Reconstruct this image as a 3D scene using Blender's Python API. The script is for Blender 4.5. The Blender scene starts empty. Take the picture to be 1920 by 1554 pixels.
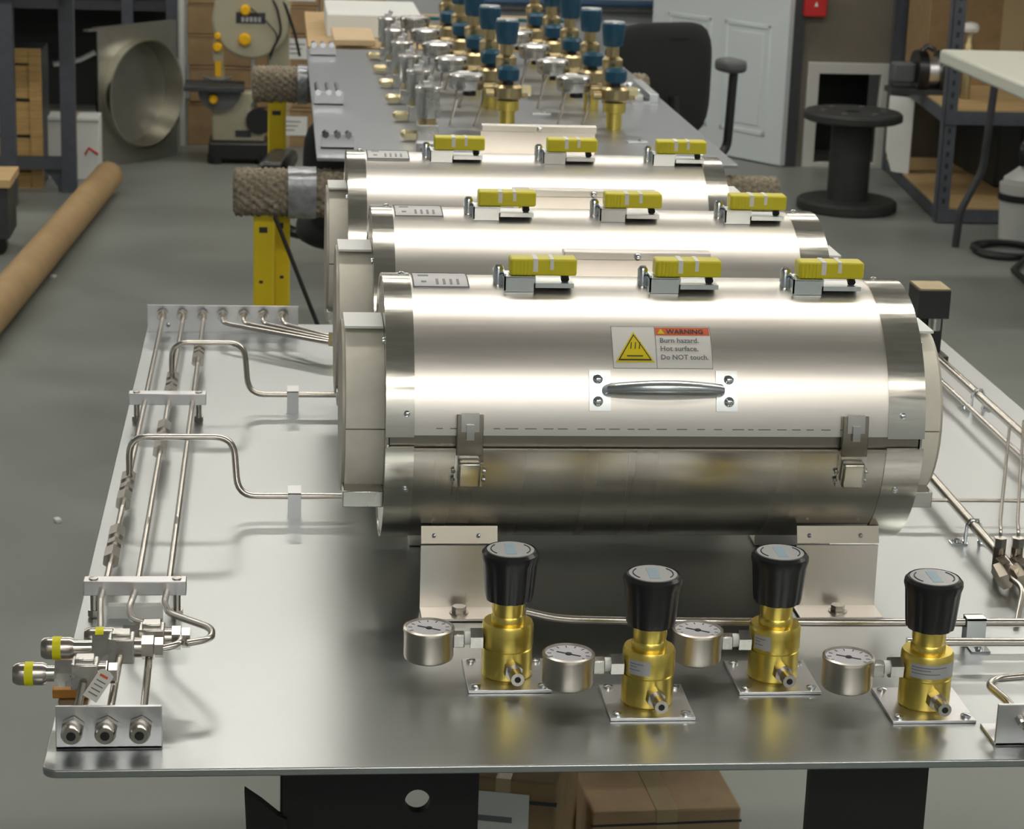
import bpy, bmesh, math, random
from mathutils import Vector, Matrix
random.seed(7)
R_ = math.radians
scene = bpy.context.scene
C = scene.collection
# ------------------------------------------------------------------ camera
W, H, F = 1920.0, 1554.0, 4200.0
T = 0.82                                   # height of the panel tops above the floor
VP = (524.0, -430.0)                       # where the panel side edges meet
dY = Vector((VP[0]-W/2, -(VP[1]-H/2), F)).normalized()
a_ = -0.005
dX = Vector((1.0, a_, -(dY.x + a_*dY.y)/dY.z)).normalized()
dZ = dX.cross(dY); dZ = -dZ if dZ.y < 0 else dZ
def ray(px, py):
    c = Vector((px-W/2, -(py-H/2), F))
    return Vector((dX.dot(c), dY.dot(c), dZ.dot(c)))
_r = ray(77, 1445); _t = 0.76/-_r.z
CAM = Vector((-_r.x*_t, -_r.y*_t, T+0.76))
def PZ(px, py, z):
    r = ray(px, py); return CAM + r*((z-CAM.z)/r.z)
def PY(px, py, y):
    r = ray(px, py); return CAM + r*((y-CAM.y)/r.y)
cam = bpy.data.cameras.new('camera'); camo = bpy.data.objects.new('camera', cam); C.objects.link(camo)
rt = Vector((dX.x, dY.x, dZ.x)); up = Vector((dX.y, dY.y, dZ.y)); fw = Vector((dX.z, dY.z, dZ.z))
M = Matrix((rt, up, -fw)).transposed().to_4x4(); M.translation = CAM
camo.matrix_world = M
cam.sensor_fit = 'HORIZONTAL'; cam.sensor_width = 36.0; cam.lens = F*36.0/W
cam.clip_start = 0.05; cam.clip_end = 60
cam.dof.use_dof = True; cam.dof.focus_distance = 2.0; cam.dof.aperture_fstop = 24
scene.camera = camo
# ------------------------------------------------------------------ world, exposure
w = bpy.data.worlds.new('world'); scene.world = w; w.use_nodes = True
w.node_tree.nodes['Background'].inputs[0].default_value = (0.5, 0.52, 0.55, 1)
w.node_tree.nodes['Background'].inputs[1].default_value = 0.02
vs = scene.view_settings
vs.view_transform = 'Standard'; vs.look = 'None'; vs.gamma = 1.0; vs.use_curve_mapping = False
vs.exposure = 0.13
LAMP = 16.0                                 # brightness of the ceiling tubes
CEIL = 3.1
# ------------------------------------------------------------------ materials
MATS = {}
def mat(name, col, metal=0.0, rough=0.5, var=0.0, scale=30.0, stretch=(1,1,1), bump=0.0, rvar=0.0, emit=0.0,
        spec=0.5, col2=None, trans=0.0, coat=0.0):
    m = bpy.data.materials.new(name); m.use_nodes = True
    nt = m.node_tree; b = nt.nodes['Principled BSDF']
    c = tuple(col)+(1,)
    b.inputs['Base Color'].default_value = c; b.inputs['Metallic'].default_value = metal
    b.inputs['Roughness'].default_value = rough; b.inputs['Specular IOR Level'].default_value = spec
    b.inputs['Coat Weight'].default_value = coat
    if trans: b.inputs['Transmission Weight'].default_value = trans
    if emit:
        b.inputs['Emission Color'].default_value = c; b.inputs['Emission Strength'].default_value = emit
    if var or bump or rvar or col2:
        tc = nt.nodes.new('ShaderNodeTexCoord'); mp = nt.nodes.new('ShaderNodeMapping')
        mp.inputs['Scale'].default_value = stretch
        n = nt.nodes.new('ShaderNodeTexNoise'); n.inputs['Scale'].default_value = scale; n.inputs['Detail'].default_value = 4
        nt.links.new(tc.outputs['Object'], mp.inputs[0]); nt.links.new(mp.outputs[0], n.inputs['Vector'])
        if var or col2:
            mx = nt.nodes.new('ShaderNodeMix'); mx.data_type = 'RGBA'
            c2 = col2 if col2 else tuple(max(0, x*(1+var)) for x in col)
            c1 = col if col2 else tuple(max(0, x*(1-var)) for x in col)
            mx.inputs[6].default_value = tuple(c1)+(1,); mx.inputs[7].default_value = tuple(c2)+(1,)
            rp = nt.nodes.new('ShaderNodeMapRange'); rp.inputs[1].default_value = 0.3; rp.inputs[2].default_value = 0.7
            nt.links.new(n.outputs[0], rp.inputs[0]); nt.links.new(rp.outputs[0], mx.inputs[0])
            nt.links.new(mx.outputs[2], b.inputs['Base Color'])
        if rvar:
            rr = nt.nodes.new('ShaderNodeMapRange'); rr.inputs[1].default_value = 0.3; rr.inputs[2].default_value = 0.7
            rr.inputs[3].default_value = max(0.02, rough-rvar); rr.inputs[4].default_value = rough+rvar
            nt.links.new(n.outputs[0], rr.inputs[0]); nt.links.new(rr.outputs[0], b.inputs['Roughness'])
        if bump:
            bp = nt.nodes.new('ShaderNodeBump'); bp.inputs['Strength'].default_value = bump; bp.inputs['Distance'].default_value = 0.002
            nt.links.new(n.outputs[0], bp.inputs['Height']); nt.links.new(bp.outputs[0], b.inputs['Normal'])
    MATS[name] = m; return m
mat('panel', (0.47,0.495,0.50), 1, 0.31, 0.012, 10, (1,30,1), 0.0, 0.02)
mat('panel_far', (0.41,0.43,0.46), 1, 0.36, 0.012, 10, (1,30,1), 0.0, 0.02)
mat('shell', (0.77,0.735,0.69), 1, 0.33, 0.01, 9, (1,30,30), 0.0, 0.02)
mat('shell_shaded', (0.54,0.515,0.46), 1, 0.27, 0.02, 5, (3,.1,.1), 0.0, 0.02)  # same metal as the shell; shade from below put into a darker colour
mat('liner', (0.30,0.28,0.24), 1, 0.35)
mat('latch', (0.36,0.32,0.26), 1, 0.22)
mat('ring', (0.66,0.64,0.58), 1, 0.17, 0.05, 30, (1,10,10), 0.0, 0.04)
mat('gauge_case', (0.60,0.56,0.50), 1, 0.33)
mat('steel', (0.58,0.57,0.54), 1, 0.26, 0.05, 40, (1,1,1), 0, 0.04)
mat('tube_steel', (0.62,0.58,0.53), 1, 0.22)
mat('fitting', (0.52,0.49,0.45), 1, 0.25)
mat('zinc', (0.80,0.84,0.85), 1, 0.32)
mat('handle_metal', (0.64,0.68,0.72), 1, 0.27)
mat('end_disc', (0.50,0.47,0.40), 0.3, 0.5)
mat('chrome', (0.75,0.78,0.82), 1, 0.10)
mat('alu', (0.70,0.70,0.72), 1, 0.36, 0.03, 60, (1,20,1))
mat('ceramic', (0.80,0.77,0.67), 0, 0.75, 0.04, 60, bump=0.05)
mat('brass', (0.80,0.63,0.15), 1, 0.31, 0.05, 30, (1,1,10))
mat('brass_dull', (0.50,0.40,0.22), 1, 0.30, 0.1, 60)
mat('black_plastic', (0.012,0.012,0.014), 0, 0.30)
mat('black_matte', (0.012,0.012,0.013), 0, 0.6)
mat('black_fabric', (0.014,0.015,0.015), 0, 0.9, 0.25, 300, bump=0.1)
mat('yellow_plug', (0.62,0.55,0.015), 0, 0.4)
mat('yellow_paint', (0.62,0.47,0.01), 0, 0.35, 0.05, 20)
mat('yellow_band', (0.75,0.72,0.0), 0, 0.5)
mat('white_print', (0.72,0.72,0.68), 0, 0.45)
mat('white_sheet', (0.78,0.80,0.78), 0, 0.4)
mat('label_white', (0.70,0.69,0.66), 0, 0.4)
mat('label_grey', (0.45,0.46,0.47), 0.3, 0.4)
mat('ink', (0.03,0.03,0.04), 0, 0.5)
mat('ink_grey', (0.18,0.18,0.2), 0, 0.5)
mat('orange_print', (0.62,0.12,0.04), 0, 0.5)
mat('sign_yellow', (0.68,0.55,0.0), 0, 0.45)
mat('dial', (0.62,0.62,0.66), 0, 0.35)
mat('glass_cover', (0.9,0.9,0.95), 0, 0.05, trans=1.0)
mat('disc_blue', (0.30,0.42,0.50), 0, 0.4)
mat('blue_knob', (0.008,0.065,0.12), 0, 0.35)
mat('blue_cap', (0.01,0.10,0.13), 0, 0.3)
mat('floor', (0.19,0.207,0.19), 0, 0.42, 0.10, 3.0, bump=0.02, rvar=0.06)
mat('wall', (0.57,0.61,0.64), 0, 0.8, 0.03, 5)
mat('wall_taupe', (0.16,0.145,0.115), 0, 0.7, 0.06, 6)
mat('ceiling', (0.55,0.55,0.54), 0, 0.9)
mat('door_white', (0.62,0.68,0.70), 0, 0.45)
mat('trim_white', (0.52,0.53,0.50), 0, 0.5)
mat('cardboard', (0.30,0.20,0.10), 0, 0.8, 0.12, 20)
mat('cardboard_light', (0.42,0.30,0.17), 0, 0.8, 0.10, 20)
mat('tape', (0.45,0.36,0.2), 0, 0.35)
mat('tube_card', (0.36,0.24,0.115), 0, 0.7, 0.08, 12)
mat('pine', (0.50,0.32,0.12), 0, 0.65, 0.18, 10, (1,1,14))
mat('plywood', (0.50,0.35,0.17), 0, 0.6, 0.12, 8, (1,6,1))
mat('bench_steel', (0.085,0.095,0.115), 0.2, 0.45, 0.1, 30)
mat('bench_dark', (0.045,0.05,0.055), 0.2, 0.5, 0.1, 30)
mat('galv', (0.36,0.36,0.32), 0.85, 0.42, 0.06, 20)
mat('galv_bright', (0.60,0.58,0.50), 1, 0.24)
mat('saw_beige', (0.36,0.345,0.25), 0, 0.4, 0.03, 10)
mat('saw_yellow', (0.75,0.42,0.005), 0, 0.35)
mat('carpet', (0.34,0.29,0.21), 0, 0.95, col2=(0.13,0.11,0.085), scale=140, bump=0.5)
mat('duct_tape', (0.33,0.34,0.36), 0.7, 0.35, 0.2, 60, bump=0.4)
mat('red', (0.50,0.02,0.02), 0, 0.4)
mat('table_white', (0.66,0.68,0.60), 0, 0.4)
mat('bucket_white', (0.55,0.56,0.55), 0, 0.4)
mat('dark_box', (0.02,0.022,0.022), 0, 0.5)
mat('pipe_blue', (0.06,0.13,0.25), 0, 0.4)
mat('spool', (0.022,0.024,0.023), 0, 0.65, 0.2, 30)
mat('grey_plastic', (0.10,0.105,0.11), 0, 0.5)
mat('lamp_glow', (1.0,0.95,0.86), 0, 0.5, emit=LAMP)
mat('lamp_body', (0.7,0.7,0.7), 0, 0.5)
mat('wood_light', (0.60,0.45,0.27), 0, 0.6, 0.08, 10, (1,8,1))
mat('paper', (0.72,0.74,0.72), 0, 0.6)
mat('gold_nut', (0.70,0.62,0.38), 1, 0.25)
mat('orange_wood', (0.62,0.27,0.05), 0, 0.6)
mat('speck', (0.6,0.6,0.58), 0, 0.7)
# ------------------------------------------------------------------ geometry helpers
class MB:
    def __init__(s): s.v = []; s.f = []
    def add(s, vs, fs):
        o = len(s.v); s.v += [Vector(v) for v in vs]; s.f += [tuple(i+o for i in f) for f in fs]; return s
    def box(s, c, d, m=None):
        x, y, z = d[0]/2, d[1]/2, d[2]/2; c = Vector(c)
        vs = [Vector((sx*x, sy*y, sz*z)) for sx in (-1,1) for sy in (-1,1) for sz in (-1,1)]
        if m is not None: vs = [m @ v for v in vs]
        return s.add([c+v for v in vs], [(0,1,3,2),(4,6,7,5),(0,4,5,1),(2,3,7,6),(0,2,6,4),(1,5,7,3)])
    def bb(s, a, b):
        a = Vector(a); b = Vector(b); return s.box((a+b)/2, (abs(b.x-a.x), abs(b.y-a.y), abs(b.z-a.z)))
    def frame(s, d):
        d = Vector(d).normalized(); u = d.orthogonal().normalized()
        if abs(d.z) < 0.95: u = Vector((0,0,1)).cross(d).normalized()
        elif True: u = Vector((1,0,0)) - d*d.x; u.normalize()
        return u, d.cross(u), d
    def cyl(s, p0, p1, r0, r1=None, n=24, cap=True, rot=0):
        r1 = r0 if r1 is None else r1
        p0 = Vector(p0); p1 = Vector(p1); u, v, d = s.frame(p1-p0)
        A = [rot+2*math.pi*i/n for i in range(n)]
        vs = [p0+(u*math.cos(a)+v*math.sin(a))*r0 for a in A]+[p1+(u*math.cos(a)+v*math.sin(a))*r1 for a in A]
        fs = [(i,(i+1)%n,n+(i+1)%n,n+i) for i in range(n)]
        if cap: fs += [tuple(range(n-1,-1,-1)), tuple(range(n,2*n))]
        return s.add(vs, fs)
    def lathe(s, prof, o=(0,0,0), d=(0,0,1), n=32, radf=None, top=True):
        # prof: list of (radius, height)
        o = Vector(o); u, v, d = s.frame(d); vs = []; fs = []
        for k,(r,h) in enumerate(prof):
            for i in range(n):
                a = 2*math.pi*i/n; rr = r if radf is None else radf(r, h, a)
                vs.append(o+d*h+(u*math.cos(a)+v*math.sin(a))*rr)
        for k in range(len(prof)-1):
            for i in range(n):
                fs.append((k*n+i, k*n+(i+1)%n, (k+1)*n+(i+1)%n, (k+1)*n+i))
        if prof[0][0] > 1e-6: fs.append(tuple(range(n-1,-1,-1)))
        if prof[-1][0] > 1e-6 and top: L = (len(prof)-1)*n; fs.append(tuple(range(L, L+n)))
        return s.add(vs, fs)
    def tube(s, pts, r, n=12, fillet=0.0, seg=6, radii=None):
        P = [Vector(p) for p in pts]
        if fillet > 0 and len(P) > 2:
            Q = [P[0]]
            for i in range(1, len(P)-1):
                a, b, c = P[i-1], P[i], P[i+1]
                la, lc = (a-b).length, (c-b).length; t = min(fillet, la*0.49, lc*0.49)
                p = b+(a-b).normalized()*t; q = b+(c-b).normalized()*t
                for k in range(seg+1):
                    x = k/seg; Q.append(p*(1-x)**2+b*2*x*(1-x)+q*x*x)
            Q.append(P[-1]); P = Q
        vs = []; fs = []; m = len(P)
        d0 = (P[1]-P[0]).normalized(); u = d0.orthogonal().normalized()
        for i,p in enumerate(P):
            d = (P[min(i+1,m-1)]-P[max(i-1,0)]).normalized()
            u = (u-d*u.dot(d)).normalized(); v = d.cross(u); rr = radii[i] if radii else r
            for k in range(n):
                a = 2*math.pi*k/n; vs.append(p+(u*math.cos(a)+v*math.sin(a))*rr)
        for i in range(m-1):
            for k in range(n): fs.append((i*n+k, i*n+(k+1)%n, (i+1)*n+(k+1)%n, (i+1)*n+k))
        fs += [tuple(range(n-1,-1,-1)), tuple(range((m-1)*n, m*n))]
        return s.add(vs, fs)
    def hexn(s, p0, p1, r): return s.cyl(p0, p1, r, n=6, rot=0.4)
    def prism(s, poly, o, u, v, t):
        # polygon (2D points) in plane o,u,v extruded along u x v by t
        o = Vector(o); u = Vector(u); v = Vector(v); nrm = u.cross(v).normalized()*t; n = len(poly)
        a = [o+u*x+v*y for x,y in poly]
        return s.add(a+[p+nrm for p in a], [tuple(range(n-1,-1,-1)), tuple(range(n,2*n))]+[(i,(i+1)%n,n+(i+1)%n,n+i) for i in range(n)])
    def arc(s, x0, x1, r0, r1, a0, a1, cy, cz, n=24, solid=True):
        # slab bent about an axis along X; angle 0 = towards -Y (viewer), 90 = up
        vs = []; fs = []
        for i in range(n+1):
            a = R_(a0+(a1-a0)*i/n); c, q = -math.cos(a), math.sin(a)
            for (x,r) in ((x0,r0),(x1,r0),(x1,r1),(x0,r1)): vs.append((x, cy+c*r, cz+q*r))
        for i in range(n):
            for k in range(4): fs.append((i*4+k, i*4+(k+1)%4, (i+1)*4+(k+1)%4, (i+1)*4+k))
        fs += [(3,2,1,0), (n*4,n*4+1,n*4+2,n*4+3)]
        return s.add(vs, fs)
    def ball(s, c, r, nu=16, nv=10, sc=(1,1,1)):
        prof = [(max(1e-7, math.sin(math.pi*i/nv)), -math.cos(math.pi*i/nv)) for i in range(nv+1)]
        c = Vector(c); t = MB().lathe(prof, n=nu)
        return s.add([c+Vector((v.x*r*sc[0], v.y*r*sc[1], v.z*r*sc[2])) for v in t.v], t.f)
    def build(s, name, m, parent=None, local=False, bevel=0.0, smooth=True, ang=35, xf=None):
        me = bpy.data.meshes.new(name)
        o_ = Vector((0,0,0))
        if parent is not None and not local: o_ = worldloc(parent)
        vs = [v-o_ for v in s.v]
        if xf is not None: vs = [xf @ v for v in vs]
        me.from_pydata([tuple(v) for v in vs], [], s.f); me.update()
        bm = bmesh.new(); bm.from_mesh(me); bmesh.ops.recalc_face_normals(bm, faces=bm.faces); bm.to_mesh(me); bm.free()
        if smooth:
            for p in me.polygons: p.use_smooth = True
            me.set_sharp_from_angle(angle=R_(ang))
        me.materials.append(MATS[m])
        o = bpy.data.objects.new(name, me); C.objects.link(o)
        if parent is not None: o.parent = parent
        if bevel:
            b = o.modifiers.new('bevel', 'BEVEL'); b.width = bevel; b.segments = 2; b.limit_method = 'ANGLE'; b.angle_limit = R_(40)
        return o
def worldloc(o):
    l = Vector((0,0,0))
    while o is not None: l += Vector(o.location); o = o.parent
    return l
def tag(o, label, cat, group=None):
    o['label'] = label; o['category'] = cat
    if group: o['group'] = group
    return o
def thing(name, label, cat, loc=(0,0,0), group=None, rz=0.0):
    o = bpy.data.objects.new(name, None); C.objects.link(o); o.location = loc; o.rotation_euler = (0,0,rz)
    o.empty_display_size = 0.05
    return tag(o, label, cat, group)
def struct(o): o['kind'] = 'structure'; return o
def clone(root, loc, rz=None, label=None):
    def cp(o, par):
        c = o.copy(); C.objects.link(c); c.parent = par
        for ch in list(o.children): cp(ch, c)
        return c
    r = cp(root, None); r.location = loc
    if rz is not None: r.rotation_euler = (0,0,rz)
    if label: r['label'] = label
    return r
def text_mesh(txt, size, bold=False):
    cu = bpy.data.curves.new('t', 'FONT'); cu.body = txt; cu.size = size; cu.resolution_u = 2
    if bold: cu.offset = size*0.02
    o = bpy.data.objects.new('t', cu); C.objects.link(o)
    dg = bpy.context.evaluated_depsgraph_get(); dg.update()
    me = bpy.data.meshes.new_from_object(o.evaluated_get(dg))
    vs = [v.co.copy() for v in me.vertices]; fs = [tuple(p.vertices) for p in me.polygons]
    bpy.data.objects.remove(o); bpy.data.curves.remove(cu); bpy.data.meshes.remove(me)
    return vs, fs
# ------------------------------------------------------------------ room
X0, X1, Y0, Y1 = -3.6, 5.2, -4.6, 9.6
struct(MB().bb((X0-.1,Y0-.1,-.1),(X1+.1,Y1+.1,0)).build('floor','floor',smooth=False))
struct(MB().bb((X0-.1,Y0-.1,CEIL),(X1+.1,Y1+.1,CEIL+.1)).build('ceiling','ceiling',smooth=False))
struct(MB().bb((X0-.1,Y0,0),(X0,Y1,CEIL)).build('wall_left','wall',smooth=False))
struct(MB().bb((X1,Y0,0),(X1+.1,Y1,CEIL)).build('wall_right','wall',smooth=False))
struct(MB().bb((X0,Y1,0),(X1,Y1+.1,CEIL)).build('wall_back','wall',smooth=False))
struct(MB().bb((X0,Y0-.1,0),(X1,Y0,CEIL)).build('wall_front','wall',smooth=False))
# ceiling strip lights
ROWS = [(-4.0,(0.6,)), (-2.5,(0.6,3.3)), (1.2,(0.6,3.3)), (4.2,(-2.1,0.6,3.3)), (6.9,(-2.1,0.6,3.3))]  # row furthest behind the camera added for more light on the furnace fronts
first = None
for yy, xs in ROWS:
    for xx in xs:
        if first is None:
            t = thing('ceiling_light', 'long white fluorescent strip light on the ceiling', 'light', (xx,yy,CEIL), 'ceiling strip lights')
            MB().box((0,0,-.03),(2.40,.24,.06)).build('housing','lamp_body',t,local=True)
            MB().box((0,0,-.075),(2.34,.18,.03)).build('diffuser','lamp_glow',t,local=True)
            first = t
        else: clone(first, (xx,yy,CEIL))
# ------------------------------------------------------------------ near panel and what carries it
PW, PD = 1.141, 1.49
mb = MB(); rr = 0.012
poly = []
for cx, cy, a0 in ((PW-rr, PD-rr, 0), (rr, PD-rr, 90), (rr, rr, 180), (PW-rr, rr, 270)):
    for k in range(5):
        a = R_(a0+22.5*k); poly.append((cx+rr*math.cos(a), cy+rr*math.sin(a)))
mb.prism(poly, (0,0,T-.007), (1,0,0), (0,1,0), .007)
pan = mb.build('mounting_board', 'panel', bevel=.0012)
tag(pan, 'large brushed metal board carrying three tube furnaces and brass regulators', 'board')

# ------------------------------------------------------------------ furnaces
AZ, RS, RR = 0.1761, 0.1258, 0.1270
def make_furnace(X, Y, xs, plugs, bpx, label, bh=0.0):
    """xs: left ring outer, shell start, shell end, right ring outer, (ceramic left, ceramic right); world X"""
    t = thing('tube_furnace', label, 'furnace', (X, Y, T), 'tube furnaces')
    lr, s0, s1, rr_, c0, c1 = [x-X for x in xs]
    def B(mb, name, m, par=None, **k): return mb.build(name, m, par or t, local=True, **k)
    g = 2.9   # half seam angle in degrees
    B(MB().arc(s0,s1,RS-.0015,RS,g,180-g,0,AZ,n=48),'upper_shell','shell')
    B(MB().arc(s0,s1,RS-.0015,RS,-180+g,-g,0,AZ,n=48),'lower_shell','shell_shaded')
    # lips folded along the seam
    B(MB().arc(s0,s1,RS-.001,RS+.0035,-g-.9,-g+.1,0,AZ,n=2),'seam_lip','shell_shaded')
    B(MB().cyl((lr+.004,0,AZ),(rr_-.004,0,AZ),RS-.004,n=48),'inner_liner','liner')
    for a,b in ((lr,s0),(s1,rr_)):
        B(MB().arc(a,b,RR-.003,RR,2.2,177.8,0,AZ,n=48),'end_ring','ring')
        B(MB().arc(a,b,RR-.003,RR,-177.8,-2.2,0,AZ,n=48),'end_ring','ring')
    B(MB().cyl((lr+.0012,0,AZ),(lr+.003,0,AZ),RR-.003,n=48),'end_plate','steel')
    B(MB().cyl((rr_-.003,0,AZ),(rr_-.0012,0,AZ),RR-.003,n=48),'end_plate','steel')
    # ceramic ends
    RC = .0855
    for a,b,e in ((c0+.003,lr+.001,c0),(rr_-.001,c1-.003,c1-.003)):
        B(MB().arc(a,b,.02,RC,.5,179.5,0,AZ,n=36),'ceramic_end','ceramic')
        B(MB().arc(a,b,.02,RC-.0006,-179.5,-.5,0,AZ,n=36),'ceramic_end','ceramic')
        B(MB().cyl((e,0,AZ),(e+.003,0,AZ),RC-.003,n=36),'end_disc','end_disc')
        # sheet tab over the top and block under the ceramic
        B(MB().box(((a+b)/2-.001,-.014,AZ+RC+.0012),(abs(b-a),.056,.0022)),'top_tab','white_sheet')
        B(MB().box(((a+b)/2-.001,-.066,AZ-RC+.016),(abs(b-a)+.002,.030,.016)),'bottom_clip','steel',bevel=.001)
    for xx in (lr-.002, rr_):
        B(MB().cyl((xx,-.075,AZ+.082),(xx+.005,-.075,AZ+.082),.0035,n=12),'screw','chrome')
    # screws on rings
    for xm in ((lr+s0)/2+.006,(s1+rr_)/2-.004):
        for aa in (12,-22,97):
            a = R_(aa); d = Vector((0,-math.cos(a),math.sin(a)))
            p = Vector((xm,0,AZ))+d*RR; B(MB().lathe([(.003,0),(.003,.001),(.0012,.002)],p,d,n=12),'screw','chrome')
    # name plate
    n0, n1 = s0+.002, s0+.055
    pl = B(MB().arc(n0,n1,RS,RS+.0012,76,101,0,AZ,n=8),'name_plate','label_grey')
    fr = MB()
    for (xa,xb,aa,ab) in ((n0,n1,76,76.8),(n0,n1,100.2,101),(n0,n0+.0012,76,101),(n1-.0012,n1,76,101)):
        fr.arc(xa,xb,RS+.0012,RS+.0015,aa,ab,0,AZ,n=4)
    B(fr,'border','ink',pl)
    ln = MB()
    for k in range(4): ln.arc(n0+.022+k*.0065,n0+.0245+k*.0065,RS+.0012,RS+.0014,79,85.5,0,AZ,n=3)
    ln.arc(n0+.006,n0+.016,RS+.0012,RS+.0014,90,93,0,AZ,n=2)
    ln.arc(n0+.008,n0+.013,RS+.0012,RS+.0014,81,83,0,AZ,n=2)
    B(ln,'print','ink_grey',pl)
    # thermocouple connectors on zinc brackets
    for px in plugs:
        x = px-X; zt = AZ+RS
        cn = B(MB().bb((x-.0305,-.034,zt+.010),(x+.0325,-.012,zt+.026)),'thermocouple_connector','yellow_plug',bevel=.002)
        st = MB()
        st.bb((x-.009,-.0343,zt+.014),(x-.0045,-.0118,zt+.0263)).bb((x+.007,-.0343,zt+.016),(x+.0105,-.0118,zt+.0263))
        B(st,'white_stripe','white_print',cn)
        rb = MB()
        for q in range(5): rb.bb((x-.028+q*.0035,-.0346,zt+.011),(x-.0265+q*.0035,-.0338,zt+.025))
        B(rb,'grip_rib','yellow_plug',cn)
        br = MB()
        br.bb((x-.036,-.036,zt-.004),(x-.0345,-.010,zt+.012)).bb((x-.036,-.036,zt+.0085),(x-.008,-.010,zt+.0098))
        br.bb((x-.008,-.036,zt-.001),(x-.0065,-.010,zt+.0098)).bb((x-.036,-.036,zt-.005),(x-.008,-.0345,zt+.009))
        br.bb((x-.008,-.036,zt-.001),(x+.030,-.010,zt+.0035))
        k = B(br,'connector_bracket','zinc')
        B(MB().lathe([(.005,0),(.005,.016),(.003,.019)],(x-.040,-.016,zt-.002),(0,0,1),n=12),'set_screw','chrome')
        B(MB().cyl((x+.022,-.03,zt+.006),(x+.022,-.02,zt+.012),.004,n=10),'pin','black_plastic')
    # plate standing up behind the furnace
    b0, b1 = bpx[0]-X, bpx[1]-X
    bp = B(MB().bb((b0,RS+.018,AZ-.02),(b1,RS+.0196,AZ+.1255+bh)),'back_plate','shell')
    B(MB().bb((b0,RS+.004,AZ+.117+bh),(b1,RS+.018,AZ+.1255+bh)),'folded_lip','shell',bp,bevel=.001)
    B(MB().ball(((b0+b1)/2,RS+.003,AZ+.121+bh),.004,10,6),'screw','chrome',bp)
    B(MB().bb((b0+.01,RS-.004,AZ-.02),(b1-.01,RS+.018,AZ-.01)),'bracket_foot','shell')
    # handle
    h0, h1 = .467-.28, .605-.28
    def cyp(x, ang, r): a = R_(ang); return Vector((x, -math.cos(a)*r, AZ+math.sin(a)*r))
    hd = None
    for (xa,xb) in ((h0,h0+.020),(h1-.020,h1)):
        pt = B(MB().arc(xa,xb,RS,RS+.0018,13.6,30.6,0,AZ,n=6),'handle_plate','zinc')
        for ang in (17.5,26.8):
            a = R_(ang); d = Vector((0,-math.cos(a),math.sin(a)))
            sc = B(MB().lathe([(.0048,0),(.0046,.0012),(.003,.0026),(.0004,.003)],cyp((xa+xb)/2+(-.002 if xa<.2 else .002),ang,RS+.0018),d,n=16),'screw','chrome',pt)
    pts = []; rad = []; xa, xb = h0+.019, h1-.019
    pts.append(cyp(xa-.002,22,RS+.001)); rad.append(.0056)
    for k in range(13):
        s = k/12; x = xa+(xb-xa)*s; pts.append(cyp(x,22,RS+.012+.012*math.sin(math.pi*s))); rad.append(.0056+.0016*math.sin(math.pi*s))
    pts.append(cyp(xb+.002,22,RS+.001)); rad.append(.0056)
    B(MB().tube(pts,.006,n=14,radii=rad),'handle','handle_metal')
    # latches
    for x in ((.345+.370)/2-.28, (.703+.729)/2-.28):
        wd = .0245
        l = B(MB().arc(x-wd/2,x+wd/2,RS,RS+.006,-5,12,0,AZ,n=5),'latch','latch',bevel=.0008)
        B(MB().arc(x-wd/2+.004,x+wd/2-.004,RS+.006,RS+.0072,5,12.5,0,AZ,n=3).arc(x-.0035,x+.0035,RS+.006,RS+.010,2,8,0,AZ,n=3),'catch_hook','steel',l)
        B(MB().arc(x-wd/2+.002,x+wd/2-.002,RS+.004,RS+.013,-17.5,-7,0,AZ,n=5),'lever','galv_bright',l,bevel=.002)
        B(MB().arc(x-wd/2-.001,x+wd/2+.001,RS,RS+.003,-20,-4,0,AZ,n=5),'latch_base','steel',l)
        for sx in (-1,1):
            for ang in (-16.5,-12.5):
                B(MB().ball(cyp(x+sx*(wd/2+.002),ang,RS+.003),.0022,8,5),'rivet','chrome',l)
    # warning label
    wx0, wx1, wa0, wa1 = .490-.28, .583-.28, 31.5, 51.5
    lb = B(MB().arc(wx0,wx1,RS,RS+.0004,wa0,wa1,0,AZ,n=10),'warning_label','label_white')
    lb['label'] = 'white warning label with a yellow hot surface triangle and an orange header'
    Lw, Lh = wx1-wx0, R_(wa1-wa0)*RS
    def wrap(pts, r):
        out = []
        for (u,v) in pts:
            a = R_(wa0)+v/RS; out.append(Vector((wx0+u, -math.cos(a)*r, AZ+math.sin(a)*r)))
        return out
    def patch(poly, m, name, r, sub=8):
        # polygon -> triangulated and subdivided so that it follows the curve
        me = bmesh.new(); vs = [me.verts.new((p[0],p[1],0)) for p in poly]; me.faces.new(vs)
        for _ in range(3): bmesh.ops.subdivide_edges(me, edges=me.edges[:], cuts=1, use_grid_fill=True)
        bmesh.ops.triangulate(me, faces=me.faces[:]); me.verts.index_update()
        v = wrap([(q.co.x,q.co.y) for q in me.verts], r); f = [tuple(x.index for x in fc.verts) for fc in me.faces]; me.free()
        return B(MB().add(v,f), name, m, lb, smooth=False)
    tri = lambda cx,cy,s: [(cx-s,cy-s*.80),(cx+s,cy-s*.80),(cx,cy+s*.92)]
    patch(tri(.0205,Lh*.47,.0185),'sign_yellow','sign_triangle',RS+.0006)
    patch(tri(.0205,Lh*.465,.0158),'ink','triangle_line',RS+.0008)
    patch(tri(.0205,Lh*.46,.0138),'sign_yellow','sign_triangle',RS+.0010)
    for k in range(3):
        x = .0165+k*.004; patch([(x,.019),(x+.0009,.019),(x+.0019,.026),(x+.001,.026)],'ink','heat_mark',RS+.0012)
    patch([(.013,.0115),(.028,.0115),(.028,.0127),(.013,.0127)],'ink','heat_mark',RS+.0012)
    patch([(.0412,Lh-.0100),(Lw-.001,Lh-.0100),(Lw-.001,Lh-.0012),(.0412,Lh-.0012)],'orange_print','header',RS+.0006)
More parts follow.
